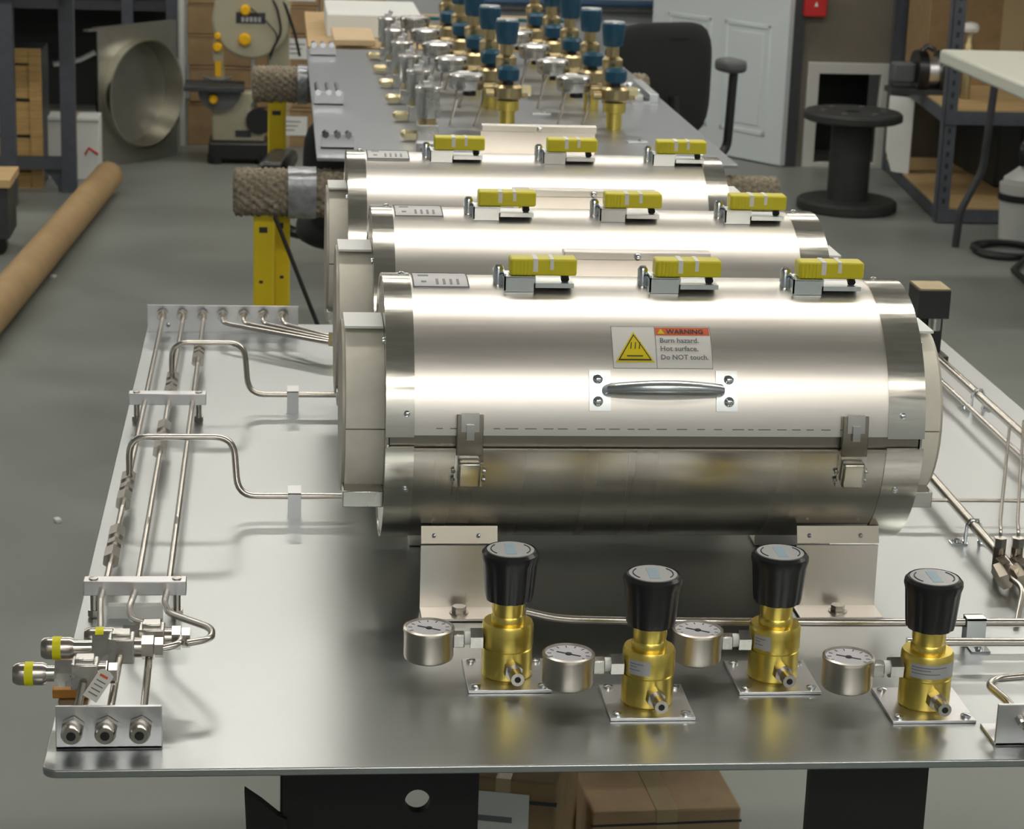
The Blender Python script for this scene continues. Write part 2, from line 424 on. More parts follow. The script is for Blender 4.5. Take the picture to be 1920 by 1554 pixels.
    patch(tri(.0465,Lh-.0058,.0034),'sign_yellow','header_triangle',RS+.0008)
    for (p) in ([(0,0),(Lw,0),(Lw,.0004),(0,.0004)],[(0,Lh-.0004),(Lw,Lh-.0004),(Lw,Lh),(0,Lh)],[(0,0),(.0004,0),(.0004,Lh),(0,Lh)],[(Lw-.0004,0),(Lw,0),(Lw,Lh),(Lw-.0004,Lh)],[(.0405,0),(.041,0),(.041,Lh),(.0405,Lh)]):
        patch(p,'ink_grey','outline',RS+.0007)
    for txt,(u,v),sz,m in (('WARNING',(.0515,Lh-.0083),.0072,'ink'),('Burn hazard.',(.0445,Lh-.0180),.0072,'ink_grey'),('Hot surface.',(.0445,Lh-.0265),.0072,'ink_grey'),('Do NOT touch.',(.0445,Lh-.0350),.0068,'ink_grey')):
        vs, fs = text_mesh(txt, sz, True)
        B(MB().add(wrap([(q.x+u,q.y+v) for q in vs], RS+.0010), fs),'lettering',m,lb,smooth=False)
    # pencilled line of print along the seam
    pr = MB(); rnd = random.Random(3); x = s0+.02
    while x < s1-.03:
        l = rnd.uniform(.004,.012); pr.arc(x,x+l,RS,RS+.0003,5.7,6.1,0,AZ,n=1); x += l+rnd.uniform(.003,.01)
    B(pr,'print_line','ink_grey')
    # feet
    for (xa,xb) in ((.318-.28,.390-.28),(.678-.28,.758-.28)):
        for sg in (-1,1):
            ft = MB()
            yT, zT, yB = .062, .066, .094
            # slanted face, top flange on the shell, foot flange
            def slab(p,q,th=.002):
                p = Vector(p); q = Vector(q); d = (q-p).normalized(); nn = Vector((d.y,-d.x))*th
                pl = [(p.x,p.y),(q.x,q.y),(q.x+nn.x,q.y+nn.y),(p.x+nn.x,p.y+nn.y)]
                ft.add([(xa,a*sg,b) for a,b in pl]+[(xb,a*sg,b) for a,b in pl],[(0,1,2,3),(7,6,5,4)]+[(i,4+i,4+(i+1)%4,(i+1)%4) for i in range(4)])
            slab((.090,.064),(.092,.001)); slab((.092,.0032),(.124,.0032),.0022)
            f = B(ft,'foot','shell'); ft = MB(); slab((.0905,.066),(.0845,.0815),.0015); B(ft,'foot_flange','liner',f)
            for kx in (xa+.012,xb-.018):
                B(MB().ball((kx,sg*.0885,.073),.0025,8,5),'screw','chrome',f)
            if sg < 0:
                B(MB().cyl(((xa+xb)/2,sg*.108,.003),((xa+xb)/2,sg*.108,.010),.0068,n=6).cyl(((xa+xb)/2,sg*.108,.0028),((xa+xb)/2,sg*.108,.0042),.009,n=16),'bolt','fitting',f)
    return t
make_furnace(.28,.44,(.281,.307,.748,.783,.243,.813),(.430,.568,.706),(.471,.622),'stainless split tube furnace with warning label and handle, behind the brass regulators')
make_furnace(.28,.79,(.284,.307,.748,.780,.246,.808),(.430,.569,.708),(.473,.624),'middle stainless split tube furnace between the two other furnaces')
make_furnace(.26,1.165,(.268,.291,.715,.742,.243,.772),(.407,.549,.688),(.450,.603),'stainless split tube furnace at the rear edge of its panel, beside the carpeted bar',.018)
# ------------------------------------------------------------------ brass regulators with black knobs
def make_regulator(loc, label, sticker, stub_hole):
    t = thing('pressure_regulator', label, 'regulator', loc, 'brass regulators on the panel front')
    B = lambda mb, n, m, p=None, **k: mb.build(n, m, p or t, local=True, **k)
    B(MB().box((0,0,.0015),(.073,.073,.003)),'base_plate','alu',bevel=.0006)
    for sx,sy in ((-.029,-.029),(.029,.029),(-.029,.029),(.029,-.029)):
        B(MB().lathe([(.0045,0),(.0042,.002),(.001,.003)],(sx,sy,.003),n=14),'screw','chrome')
    body = B(MB().lathe([(.0205,.003),(.0222,.005),(.0222,.0300),(.0214,.0308),(.0214,.0318),(.0226,.0325),(.0226,.0505),(.0212,.0535)],n=48),'body','brass')
    B(MB().lathe([(.0150,.0535),(.0150,.058),(.0138,.060),(.0145,.064),(.0145,.078)],n=40),'neck','brass')
    def fl(r,h,a): return r*(1-.045*max(0,math.cos(8*a))**2*(1 if h<.112 else .3))
    kn = B(MB().lathe([(.0185,.0735),(.0205,.0745),(.0215,.080),(.0238,.108),(.0252,.113),(.0248,.1165),(.0225,.1190),(.0222,.1180)],n=96,radf=fl),'knob','black_plastic')
    dk = B(MB().lathe([(.0205,.1178),(.0205,.1192)],n=40),'dial_disc','label_grey',kn)
    B(MB().box((0,0,.11925),(.009,.026,.0003)),'blue_mark','disc_blue',dk)
    for sg in (-1,1):
        B(MB().tube([(sg*.017*math.cos(R_(q)),.017*math.sin(R_(q)),.1193) for q in range(-40,41,10)],.0006,n=5),'arrow_mark','ink',dk)
    # front port
    st = B(MB().cyl((.003,-.018,.0165),(.005,-.046,.0165),.0058,n=20),'outlet_stub','fitting')
    B(MB().cyl((.005,-.0455,.0165),(.00502,-.0464,.0165),.0027,n=14),'bore','black_matte',st)
    B(MB().hexn((.0026,-.0185,.0165),(.0034,-.030,.0165),.0082),'hex_nut','fitting',st)
    # pressure gauge on the left
    gx, gz = -.069, .036
    B(MB().hexn((-.022,0,.037),(-.033,0,.037),.0100),'hex_nut','steel')
    B(MB().cyl((-.033,0,.037),(-.038,0,.037),.0060,n=16),'nipple','white_sheet')
    B(MB().box((-.043,0,.036),(.010,.012,.012)),'gauge_stem','steel',bevel=.001)
    ga = B(MB().lathe([(.019,.0185),(.0212,.020),(.0218,.022),(.0218,.044),(.0224,.0450),(.0224,.0475),(.0205,.0485),(.0200,.0455)],(gx,0,0),n=40,top=False),'pressure_gauge','gauge_case')
    B(MB().lathe([(.0200,.0458),(.0200,.0464)],(gx,0,0),n=32),'dial_face','dial',ga)
    B(MB().box((gx,0,.0467),(.0015,.022,.0004),Matrix.Rotation(R_(60),3,'Z')).lathe([(.0028,.0464),(.0028,.0472)],(gx,0,0),n=12),'needle','ink',ga)
    tk = MB()
    for q in range(0,270,27):
        a = R_(q-135+90); tk.box((gx+.0165*math.cos(a),.0165*math.sin(a),.0466),(.0035,.0008,.0002),Matrix.Rotation(a,3,'Z'))
    B(tk,'scale_mark','ink',ga)
    if sticker:
        a0,a1 = sticker
        vs = []; fs = []; n = 14
        for i in range(n+1):
            a = R_(a0+(a1-a0)*i/n)
            for z in (.0345,.0475): vs.append((math.sin(a)*.0229,-math.cos(a)*.0229,z))
        for i in range(n): fs.append((2*i,2*i+2,2*i+3,2*i+1))
        sk = B(MB().add(vs,fs),'sticker','label_grey')
        vs = []; fs = []
        for k,(zz,e) in enumerate(((.0440,.75),(.0415,.4),(.0385,.6))):
            for i in range(9):
                a = R_(a0+3+(a1-a0-8)*e*i/8)
                for z in (zz,zz+.0008): vs.append((math.sin(a)*.02305,-math.cos(a)*.02305,z))
            for i in range(8): o = k*18; fs.append((o+2*i,o+2*i+2,o+2*i+3,o+2*i+1))
        B(MB().add(vs,fs),'print','ink_grey',sk)
    return t
for (xa,xb,yy,st,lab) in ((878,1035,1300,None,'brass pressure regulator without sticker, black knob and small gauge, near the furnace foot'),
                      (1143,1305,1352,(-55,-5),'brass pressure regulator with narrow grey sticker, next to the regulator without sticker'),
                      (1383,1543,1303,(-62,-20),'brass pressure regulator with narrow grey sticker, beside the other foot of the furnace'),
                      (1672,1832,1357,(-52,62),'brass pressure regulator with wide grey sticker band round its body')):
    p = (PZ(xa,yy,T)+PZ(xb,yy,T))/2
    make_regulator((p.x,p.y+.0365,T),lab,st,True)
# ------------------------------------------------------------------ tubing on the left of the panel
def tubing(name, pts, r, label, fillet=.012, m='tube_steel', group=None, n=12):
    pts = [Vector(p) for p in pts]; base = Vector((pts[0].x,pts[0].y,T))
    o = MB().tube(pts,r,n=n,fillet=fillet).build(name,m); 
    return tag(o,label,'tube',group)
TZ = T+.026
xb1, xb2, xb3 = .025, .053, .081
YB = 1.43                               # rear bracket plane
def coupling(p, q, par, big=.0085):
    p = Vector(p); q = Vector(q); d = q-p
    MB().hexn(p,p+d*.30,big).build('hex_nut','fitting',par)
    MB().cyl(p+d*.28,p+d*.72,big*.62,n=14).hexn(p+d*.44,p+d*.58,big*.95).build('coupling_body','fitting',par)
    MB().hexn(p+d*.70,q,big).build('hex_nut','fitting',par)
def ytube(name, x, segs, couples, label, extra=None):
    t = thing(name, label, 'tube', (x,segs[0][1] if extra is None else .35,T), 'long tubes along the panel side')
    for pts in segs[1] if isinstance(segs[1],list) else []: pass
    return t
# tube 1: nearest the panel edge
def long_tube(label, pts, fits):
    pts = [Vector(p) for p in pts]
    t = thing('steel_tube', label, 'tube', (pts[0].x,pts[0].y,T))
    MB().tube(pts,.0032,fillet=.014).build('pipe','tube_steel',t)
    for a,b in fits: coupling(a,b,t)
    return t
yA1 = PZ(237,945,TZ).y; yA0 = PZ(237,893,TZ).y
yB1 = PZ(213,1052,TZ).y; yB0 = PZ(213,995,TZ).y
yC1 = PZ(318,742,TZ).y; yC0 = PZ(318,705,TZ).y
yD1 = PZ(303,848,TZ).y; yD0 = PZ(303,797,TZ).y
yE1 = PZ(365,678,TZ).y; yE0 = PZ(365,650,TZ).y
p = PZ(192,1182,T+.03)
long_tube('long steel tube nearest the panel side edge, with two couplings', [(xb1,YB,TZ),(xb1,.37,TZ),(xb1-.002,.31,TZ),(.030,.22,T+.03)],
          [((xb1,yA0,TZ),(xb1,yA1,TZ)),((xb1,yB0,TZ),(xb1,yB1,TZ))])
long_tube('middle long steel tube on the panel, bent towards the yellow banded valve', [(xb2,YB,TZ),(xb2+.001,.345,TZ),(xb2-.003,.285,TZ),PZ(248,1162,T+.03),PZ(338,1190,T+.048),PZ(338,1208,T+.048),PZ(300,1216,T+.045)],
          [((xb2,yC0,TZ),(xb2,yC1,TZ)),((xb2,yD0,TZ),(xb2,yD1,TZ))])
long_tube('innermost long steel tube on the panel, with a wide hooked end', [(xb3,YB,TZ),(xb3+.002,.345,TZ),(xb3,.30,TZ),PZ(318,1150,T+.034),PZ(398,1178,T+.046),PZ(396,1198,T+.047),PZ(350,1206,T+.047)],
          [((xb3,yE0,TZ),(xb3,yE1,TZ))])
# crossovers into the furnaces
def crossover(yl, zl, yr, zr, pl, pr, ps, pe, ypx, label):
    x = [PY(q,ypx[0],yl).x for q in (pl,pr)]
    xs = PY(ps,ypx[1],yr).x; xe = PY(pe,ypx[1],yr).x
    pts = [(x[0],yl,TZ+.002),(x[0],yl,T+zl),(x[1],yl,T+zl),(xs,yr,T+zr),(xe,yr,T+zr)]
    return tubing('bent_tube',pts,.0036,label,fillet=.020)
crossover(.665,.076,.635,.02,242,438,446,650,(825,930),'bent steel tube rising over the long tubes into the label furnace')
crossover(1.075,.076,1.04,.02,322,458,466,660,(645,740),'bent steel tube rising over the long tubes into the middle furnace')
for (px,py0,py1,lab) in ((552,918,972,'small steel clip holding the bent tube of the label furnace'),(549,733,775,'small steel clip holding the bent tube of the middle furnace')):
    b = PZ(px,py1,T); h = .028
    t = thing('pipe_clip',lab,'clip',(b.x,b.y,T),'pipe clips beside the furnaces')
    MB().bb((-.007,-.001,0),(.007,.0005,h)).build('front_leaf','alu',t,local=True)
    MB().bb((-.007,-.001,h-.001),(.007,.026,h+.0005)).build('top_leaf','alu',t,local=True)
    MB().bb((-.007,.0255,0),(.007,.027,h)).build('rear_leaf','alu',t,local=True)
# clamp bars
for (x0,x1,yy,lab) in ((.006,.100,.335,'aluminium clamp bar over three long tubes, beside the yellow banded valves'),(.006,.098,.985,'aluminium clamp bar over three long tubes, near the seven fitting bracket')):
    t = thing('clamp_bar',lab,'clamp',((x0+x1)/2,yy,T),'tube clamp bars')
    MB().bb((x0,yy-.0075,T+.023),(x1,yy+.0075,T+.037)).build('bar','alu',t,bevel=.0008)
    for xx in (x0+.009,x1-.009):
        MB().lathe([(.0045,0),(.0042,.0012),(.0008,.0014)],(xx,yy,T+.037),n=14).build('screw','fitting',t)
        MB().cyl((xx,yy,T),(xx,yy,T+.023),.0034,n=12).hexn((xx,yy,T+.001),(xx,yy,T+.007),.006).build('standoff','fitting',t)
    if yy < .5:
        MB().bb((x0+.022,yy-.006,T),(x1-.022,yy+.004,T+.012)).build('pad','white_sheet',t)
# rear bracket with seven fittings
bl = PZ(274,625,T); brr = PZ(553,628,T)
t = thing('angle_bracket','aluminium angle bracket with seven tube fittings at the panel rear','bracket',(bl.x,YB,T))
MB().bb((.003,YB,T),(.212,YB+.0025,T+.040)).bb((.003,YB,T),(.212,YB+.03,T+.0025)).build('angle','alu',t)
sevx = [PY(q,596,YB).x for q in (305,342,380,418,457,493,530)]
for xx in sevx:
    MB().hexn((xx,YB-.004,T+.028),(xx,YB-.012,T+.028),.0080).cyl((xx,YB-.012,T+.028),(xx,YB-.018,T+.028),.0052,n=14).build('tube_fitting','fitting',t)
MB().ball((sevx[0]+.008,YB-.003,T+.012),.003,8,6).build('screw','chrome',t)
ends = []
for k in range(4):
    xx = sevx[3+k]; e = PZ(612,642-k*4.2,T+.026)
    e2 = Vector((.262, e.y-.004, e.z))
    pts = [(xx,YB-.012,T+.028),(xx,YB-.045,T+.026),(e.x,e.y,e.z),e2]
    tt = thing('thin_tube','thin steel tube sweeping from the rear bracket, '+('first','second','third','last')[k]+' after the three long tubes','tube',(xx,YB-.02,T),'bundle of four thin tubes')
    MB().tube(pts,.0028,n=10,fillet=.03).build('pipe','tube_steel',tt)
    MB().hexn((e.x+.003,e.y-.0005,e.z),(e.x+.012,e.y-.002,e.z),.0048).build('end_nut','gold_nut',tt)
# front bracket with three fittings
yb = PZ(105,1405,T).y; xl = PZ(105,1405,T).x; xr = PZ(304,1405,T).x
t = thing('angle_bracket','aluminium angle bracket with three open tube fittings at the panel corner','bracket',((xl+xr)/2,yb,T))
HB = .037
MB().bb((xl,yb,T),(xr,yb+.0028,T+HB)).bb((xl,yb,T),(xr,yb+.03,T+.0028)).build('angle','alu',t,bevel=.0006)
f3 = [PY(q,1370,yb).x for q in (137,200,264)]
for xx in f3:
    f = MB().hexn((xx,yb-.001,T+.0195),(xx,yb-.007,T+.0195),.0098).build('tube_fitting','fitting',t)
    MB().lathe([(.0084,.007),(.0084,.016),(.0070,.019),(.0032,.019)],(xx,yb,T+.0195),(0,-1,0),n=24).build('nut','fitting',f)
    MB().cyl((xx,yb-.0185,T+.0195),(xx,yb-.0194,T+.0195),.0038,n=14).build('bore','black_matte',f)
# tubes from front bracket back to valves
VZ = T+.046
vA = PZ(160,1262,VZ); vB = PZ(228,1214,VZ); vC = PZ(285,1196,VZ)
for k,(xx,tgt,lab) in enumerate(((f3[0],vA,'short steel tube rising from the corner bracket to the low valve'),(f3[1],vB,'short steel tube rising from the corner bracket to the middle valve'),(f3[2],vC,'short steel tube rising from the corner bracket to the rear valve'))):
    tubing('short_tube',[(xx,yb+.003,T+.0195),(xx+.001,yb+.018,T+.022),(tgt.x-.001,tgt.y-.012,VZ-.004)],.0032,lab,fillet=.008)
def valve(c, label, left, tail):
    t = thing('needle_valve',label,'valve',(c.x,c.y,T),'yellow banded valves')
    B = lambda mb,n,m,p=None,**k: mb.build(n,m,p or t,**k)
    x,y,z = c
    B(MB().box((x,y,z),(.022,.020,.022)).box((x,y,z+.012),(.016,.014,.006)),'valve_body','steel',bevel=.0012)
    B(MB().hexn((x-.010,y,z),(x-.024,y,z),.0125),'bonnet_nut','steel')
    B(MB().cyl((x-.023,y,z),(left+.026,y,z),.0068,n=20),'stem','ring')
    h = B(MB().lathe([(.0075,0),(.0092,.003),(.0096,.006),(.0096,.024),(.0082,.027)],(left,y,z),(1,0,0),n=28),'handle','fitting')
    B(MB().lathe([(.0099,.0095),(.0099,.0165)],(left,y,z),(1,0,0),n=28),'yellow_band','yellow_band',h)
    B(MB().cyl((x+.010,y,z),(x+.018,y,z),.0085,n=20).hexn((x+.017,y,z),(tail-.008,y,z),.0105).hexn((tail-.007,y,z),(tail,y,z),.0088),'outlet_nut','fitting')
    return t
valve(vA,'steel valve with yellow band overhanging the panel side, with a printed tag',PZ(25,1262,VZ).x,vA.x+.026)
valve(vB,'steel valve with yellow band, between the tagged valve and the rear valve',PZ(78,1214,VZ).x,PZ(306,1215,VZ).x)
valve(vC,'steel valve with yellow band, mostly hidden behind the middle valve',PZ(160,1190,VZ).x,PZ(356,1200,VZ).x)
# printed tag on the near valve
tp = PZ(178,1285,T+.026)
ax = (PZ(205,1255,T+.03)-PZ(165,1318,T+.03)); 
o = MB(); u = Vector((.55,.1,.83)).normalized(); v_ = Vector((-.86,.1,.5)).normalized()
tc_ = PY(184,1286,vA.y-.024)
o.prism([(-.012,-.006),(.012,-.006),(.014,-.002),(.014,.004),(.012,.006),(-.012,.006)],tc_,u*1.05,v_*1.05,.0006)
tg = o.build('hang_tag','label_white'); tag(tg,'small white printed tag hanging from the tagged valve','tag')
o = MB(); nrm = u.cross(v_).normalized()
for k in range(4): o.prism([(-.008+k*.004,-.004),(-.007+k*.004,-.004),(-.007+k*.004,.004),(-.008+k*.004,.004)],tc_+nrm*.0008,u,v_,.0002)
o.build('print','ink_grey',tg)
o = MB().prism([(.0085,-.003),(.0105,-.003),(.0105,.004),(.0085,.004)],tc_+nrm*.0008,u,v_,.0002); o.build('red_print','orange_print',tg)
p = PZ(125,1302,T); o = MB().box((p.x+.004,p.y+.002,T+.004),(.030,.022,.008)).build('wood_block','orange_wood',bevel=.001)
tag(o,'small orange wooden block under the tagged valve','block')
# ------------------------------------------------------------------ tubing on the right of the panel
tubing('steel_tube',[PZ(1640,600,T+.02)*0+Vector((1.079,1.40,T+.02)),(1.076,.30,T+.02)],.0055,'thick steel tube running along the panel edge beside the solenoid box',fillet=0)
tubing('steel_tube',[(1.052,1.40,T+.018),(1.048,.30,T+.018)],.0032,'thin steel tube running beside the thick edge tube',fillet=0)
tubing('steel_tube',[(.925,1.30,T+.02),(.912,.45,T+.02),(.912,.40,T+.02)],.0055,'thick steel tube passing under the ceramic end of the label furnace',fillet=0)
tubing('steel_tube',[PZ(985,1146,T+.03),PZ(1048,1160,T+.022),PZ(1165,1163,T+.02),PZ(1600,1167,T+.02),(1.05,PZ(1600,1167,T+.02).y-.004,T+.02)],.0040,'long steel tube running behind the four brass regulators',fillet=.03)
tubing('steel_tube',[PZ(1700,1203,T+.02),(1.05,PZ(1900,1208,T+.02).y,T+.02)],.0040,'short steel tube behind the wide sticker regulator',fillet=.03)
tubing('thin_tube',[PZ(1735,937,T+.02)+Vector((-.03,0,0)),(1.12,PZ(1915,940,T+.02).y,T+.02)],.0022,'thin rod leaving the furnace bottom clip towards the panel edge',fillet=0,n=8)
yv = .40
for k,(pt,pb,lab) in enumerate(((1893,1872,'thin steel lead running from the tee fitting to the edge tube, nearer the furnace'),(1919,1905,'thin steel lead running from the tee fitting to the edge tube, away from the furnace'))):
    b = PZ(pb,1050,T+.02); q = PZ(pt,800-10*k,T+.027)
    tubing('thin_tube',[(b.x,b.y,T+.03),(b.x+.002,b.y+.006,T+.048),(b.x+.012,b.y+.04,T+.046),q],.0019,lab,fillet=.01,n=8)
    t = thing('tube_fitting','dark steel tee fitting with bent outlet, '+('nearer the furnace' if k==0 else 'nearer the board edge'),'fitting',(b.x,b.y,T))
    MB().cyl((b.x,b.y,T+.012),(b.x,b.y,T+.034),.0062,n=14).build('tee_body','latch',t)
    MB().hexn((b.x,b.y-.006,T+.020),(b.x+.003,b.y-.020,T+.018),.0082).hexn((b.x-.004,b.y-.016,T+.016),(b.x-.006,b.y-.045,T+.013),.0085).build('side_nut','latch',t)
    MB().hexn((b.x,b.y,T+.034),(b.x,b.y,T+.044),.0066).build('top_nut','fitting',t)
    e = PZ(1908+k*30,1152,T+.012)
    MB().tube([(b.x-.002,b.y-.035,T+.016),(b.x+.004,b.y-.07,T+.016),(e.x,e.y,T+.004)],.0030,fillet=.02).build('bent_outlet','tube_steel',t)
    MB().cyl((b.x,b.y,T),(b.x,b.y,T+.013),.004,n=10).build('post','fitting',t)
def saddle(x, y, lab):
    t = thing('pipe_saddle',lab,'clip',(x,y,T),'bright saddle clips on the tubes')
    MB().tube([(-.008,0,.002),(-.0075,0,.020),(-.004,0,.0265),(.004,0,.0265),(.0075,0,.020),(.008,0,.002)],.0018,n=6,radii=[.0018]*6).build('strap','chrome',t,local=True)
    for s in (-1,1):
        MB().bb((s*.007,-.006,0),(s*.024,.006,.002)).build('ear','chrome',t,local=True)
        MB().lathe([(.004,0),(.003,.003)],(s*.017,0,.002),n=10).build('screw','chrome',t,local=True)
    return t
saddle(1.078,1.058,'bright saddle clip on the thick tube along the board edge')
saddle(.9135,.537,'bright saddle clip on the thick tube beside the furnace end')
hy = PZ(1600,1167,T+.02).y-.002; hx = PZ(1819,1178,T+.01).x
t = thing('pipe_saddle','bright saddle clip holding the tube behind the sticker regulators','clip',(hx,hy,T),'bright saddle clips on the tubes')
MB().bb((-.009,-.026,0),(.009,-.006,.0016)).build('ear','chrome',t,local=True)
MB().bb((-.009,-.0072,0),(.009,-.0056,.026)).bb((-.009,-.0072,.0245),(.009,.0072,.026)).bb((-.009,.0056,0),(.009,.0072,.026)).build('strap','zinc',t,local=True)
MB().lathe([(.0042,0),(.003,.003)],(0,-.017,.0016),n=10).build('screw','chrome',t,local=True)
# black solenoid box at rear right
yS = 1.30; p = PY(1752,600,yS)
xa, xb_ = PY(1724,560,yS).x, PY(1783,560,yS).x
z1, z0 = PY(1752,545,yS).z, PY(1752,598,yS).z
t = thing('solenoid_valve','black boxed solenoid valve with bright port standing beside the furnace end','valve',((xa+xb_)/2,yS,T))
MB().bb((xa,yS,z0),(xb_,yS+.055,z1)).build('coil_box','dark_box',t,bevel=.001)
MB().bb((xa+.001,yS+.001,z1),(xb_-.001,yS+.054,z1+.002)).build('top_plate','brass_dull',t)
MB().cyl((xa+.03,yS+.02,z0-.020),(xa+.03,yS+.02,z0),.009,n=16).build('port','steel',t)
MB().bb((xa+.012,yS+.028,T),(xb_,yS+.045,z0)).build('stand','dark_box',t)
MB().bb((xa+.008,yS+.0,T),(xb_+.004,yS+.05,T+.008)).build('base','dark_box',t)
# right front bracket
p = PZ(1865,1398,T); q = PZ(1848,1362,T)
t = thing('angle_bracket','aluminium angle bracket beside the wide sticker regulator, cut by the panel edge','bracket',(p.x+.05,p.y,T))
MB().bb((p.x,p.y,T),(p.x+.16,p.y+.0028,T+.037)).bb((p.x-.0005,p.y,T),(p.x+.16,p.y+.040,T+.0028)).build('angle','alu',t,bevel=.0006)
for k in range(3):
    xx = p.x+.031+k*.036
    f = MB().hexn((xx,p.y-.001,T+.0195),(xx,p.y-.007,T+.0195),.0098).build('tube_fitting','fitting',t)
    MB().lathe([(.0084,.007),(.0084,.016),(.0070,.019),(.0032,.019)],(xx,p.y,T+.0195),(0,-1,0),n=24).build('nut','fitting',f)
x0_ = PZ(1890,1315,T+.03); x1_ = PZ(1853,1284,T+.03)
tubing('bent_tube',[(x0_.x+.004,x0_.y-.03,T+.022),x0_,x1_,PZ(1868,1273,T+.03),PZ(1980,1262,T+.03)],.0036,'bent steel tube rising behind the cut angle bracket',fillet=.012)
# ------------------------------------------------------------------ stands under the near panel
def leg_stand(x0, x1, yy, label, hole=None, hook=False):
    t = thing('steel_stand',label,'stand',((x0+x1)/2,yy,0),'black stands under the panel')
    top = T-.007
    if hole:
        hx, hz, hr = hole; n = 24
        vs = []; fs = []
        for yq in (yy,yy+.012):
            for k in range(n): a = 2*math.pi*k/n; vs.append((hx+hr*math.cos(a),yq,hz+hr*math.sin(a)))
            for k in range(n):
                a = 2*math.pi*k/n; c, s = math.cos(a), math.sin(a); m = max(abs(c),abs(s)); c /= m; s /= m
                vs.append((hx+(c*(x1-hx) if c>0 else c*(hx-x0)),yq,hz+(s*(top-.03-hz) if s>0 else s*(hz-.30))))
        for k in range(n):
            j = (k+1)%n
            fs += [(k,j,n+j,n+k),(2*n+k,3*n+k,3*n+j,2*n+j),(k,2*n+k,2*n+j,j),(n+k,n+j,3*n+j,3*n+k)]
        MB().add(vs,fs).build('web_plate','black_matte',t,smooth=False)
    else: MB().bb((x0,yy,.30),(x1,yy+.012,top-.03)).build('web_plate','dark_box',t)
    MB().bb((x0,yy-.01,top-.03),(x1,yy+.95,top)).build('top_beam','black_matte',t)
    for xx in (x0+.02,x1-.02):
        MB().bb((xx-.02,yy,0),(xx+.02,yy+.04,.302)).build('leg','black_matte',t)
        MB().bb((xx-.02-(.05 if xx>x0+.03 else 0),yy+.97-.06,0),(xx+.02-(.05 if xx>x0+.03 else 0),yy+.95,top-.03)).build('leg','black_matte',t)
    MB().bb((x1-.03,yy+.042,.10),(x1-.01,yy+.909,.14)).build('rail','black_matte',t)
    if hook:
        z = lambda p: PY(490,p,yy).z
        MB().prism([(-.036,z(1478)),(-.020,z(1500)),(-.004,z(1526)),(.004,z(1532)),(.004,z(1620)),(-.020,z(1620)),(-.034,z(1560))],(x0,yy+.006,0),(1,0,0),(0,0,1),.012).build('side_hook','black_matte',t)
    return t
leg_stand(.190,.375,.30,'black steel stand with a round hole in its web, under the panel',hole=(.317,.645,.012),hook=True)
leg_stand(.695,.812,.30,'black steel stand with a plain narrow web, under the panel beside the low box')
def carton(loc, size, rz, label, mt='cardboard', group=None, lab=None, flaps=False, name='cardboard_box'):
    t = thing(name,label,'box',loc,group,rz)
    sx,sy,sz = size
    MB().box((0,0,sz/2),size).build('carton',mt,t,local=True,bevel=.003)
    MB().box((0,0,sz/2),(sx*.14 if sx>.1 else .02,sy+.002,sz+.002)).build('packing_tape','tape',t,local=True)
    MB().bb((-sx/2-.001,-sy/2-.0015,sz*.93),(sx/2+.001,-sy/2+.002,sz*.94)).build('flap_edge','bench_dark',t,local=True)
    if lab:
        u0,u1,v0,v1 = lab
        l = MB().bb((-sx/2+u0*sx,-sy/2-.0022,v0*sz),(-sx/2+u1*sx,-sy/2-.001,v1*sz)).build('paper_label','paper',t,local=True)
        o = MB()
        for k in range(3):
            zz = (v0+(v1-v0)*(.25+.22*k))*sz; o.bb((-sx/2+(u0+.12*(u1-u0))*sx,-sy/2-.0026,zz),(-sx/2+(u0+(.5+.12*k)*(u1-u0))*sx,-sy/2-.0021,zz+.06*(v1-v0)*sz))
        o.build('print','ink_grey',l,local=True)
    return t
carton((.488,.95,0),(.13,.26,.42),R_(-14),'tall cardboard box with a white label, standing between the black stands',lab=(.15,.75,.66,.96))
carton((.69,1.11,0),(.20,.20,.285),R_(3),'low plain cardboard box under the panel beside the narrow black stand','cardboard_light')
tag(MB().bb((.58,1.26,0),(.79,1.40,.45)).build('black_crate','dark_box',bevel=.004),'black plastic crate behind the low cardboard box under the panel','crate')
pr_ = PZ(515,1468,.50)
t = thing('red_clamp','small red and black clamp hanging below the panel edge','clamp',(.17,.42,T-.007))
MB().bb((.150,.415,T-.035),(.185,.425,T-.0075)).build('jaw','black_plastic',t)
MB().bb((.178,.412,T-.040),(.188,.428,T-.020)).build('pad','red',t)
# ------------------------------------------------------------------ far panel on carpeted sawhorses
P2L, P2R, P2F, P2B = .262, 1.139, 2.935, 4.83
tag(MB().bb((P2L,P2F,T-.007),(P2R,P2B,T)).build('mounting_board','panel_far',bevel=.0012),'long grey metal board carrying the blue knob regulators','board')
def carpet_bar(x0, x1, yy, zc, r, t):
    n, L = 72, int((x1-x0)/.006); vs = []; fs = []
    rnd = random.Random(5)
    for i in range(L+1):
        x = x0+(x1-x0)*i/L
        for k in range(n):
            a = 2*math.pi*k/n; c, s = math.cos(a), math.sin(a)
            q = (abs(c)**3.2+abs(s)**3.2)**(-1/3.2)
            b = .0045*math.sin(i*math.pi*.5+.6*math.sin(k*.8))*math.cos(k*math.pi*.5)+rnd.uniform(-.0012,.0012)
            e = .82 if i in (0,L) else 1
            vs.append((x, yy+c*q*(r*.86+b)*e, zc+s*q*(r+b)*e))
    for i in range(L):
        for k in range(n): fs.append((i*n+k,i*n+(k+1)%n,(i+1)*n+(k+1)%n,(i+1)*n+k))
    fs += [tuple(range(n)), tuple(range(L*n,(L+1)*n))]
    return MB().add(vs,fs).build('carpet_wrap','carpet',t,ang=80)
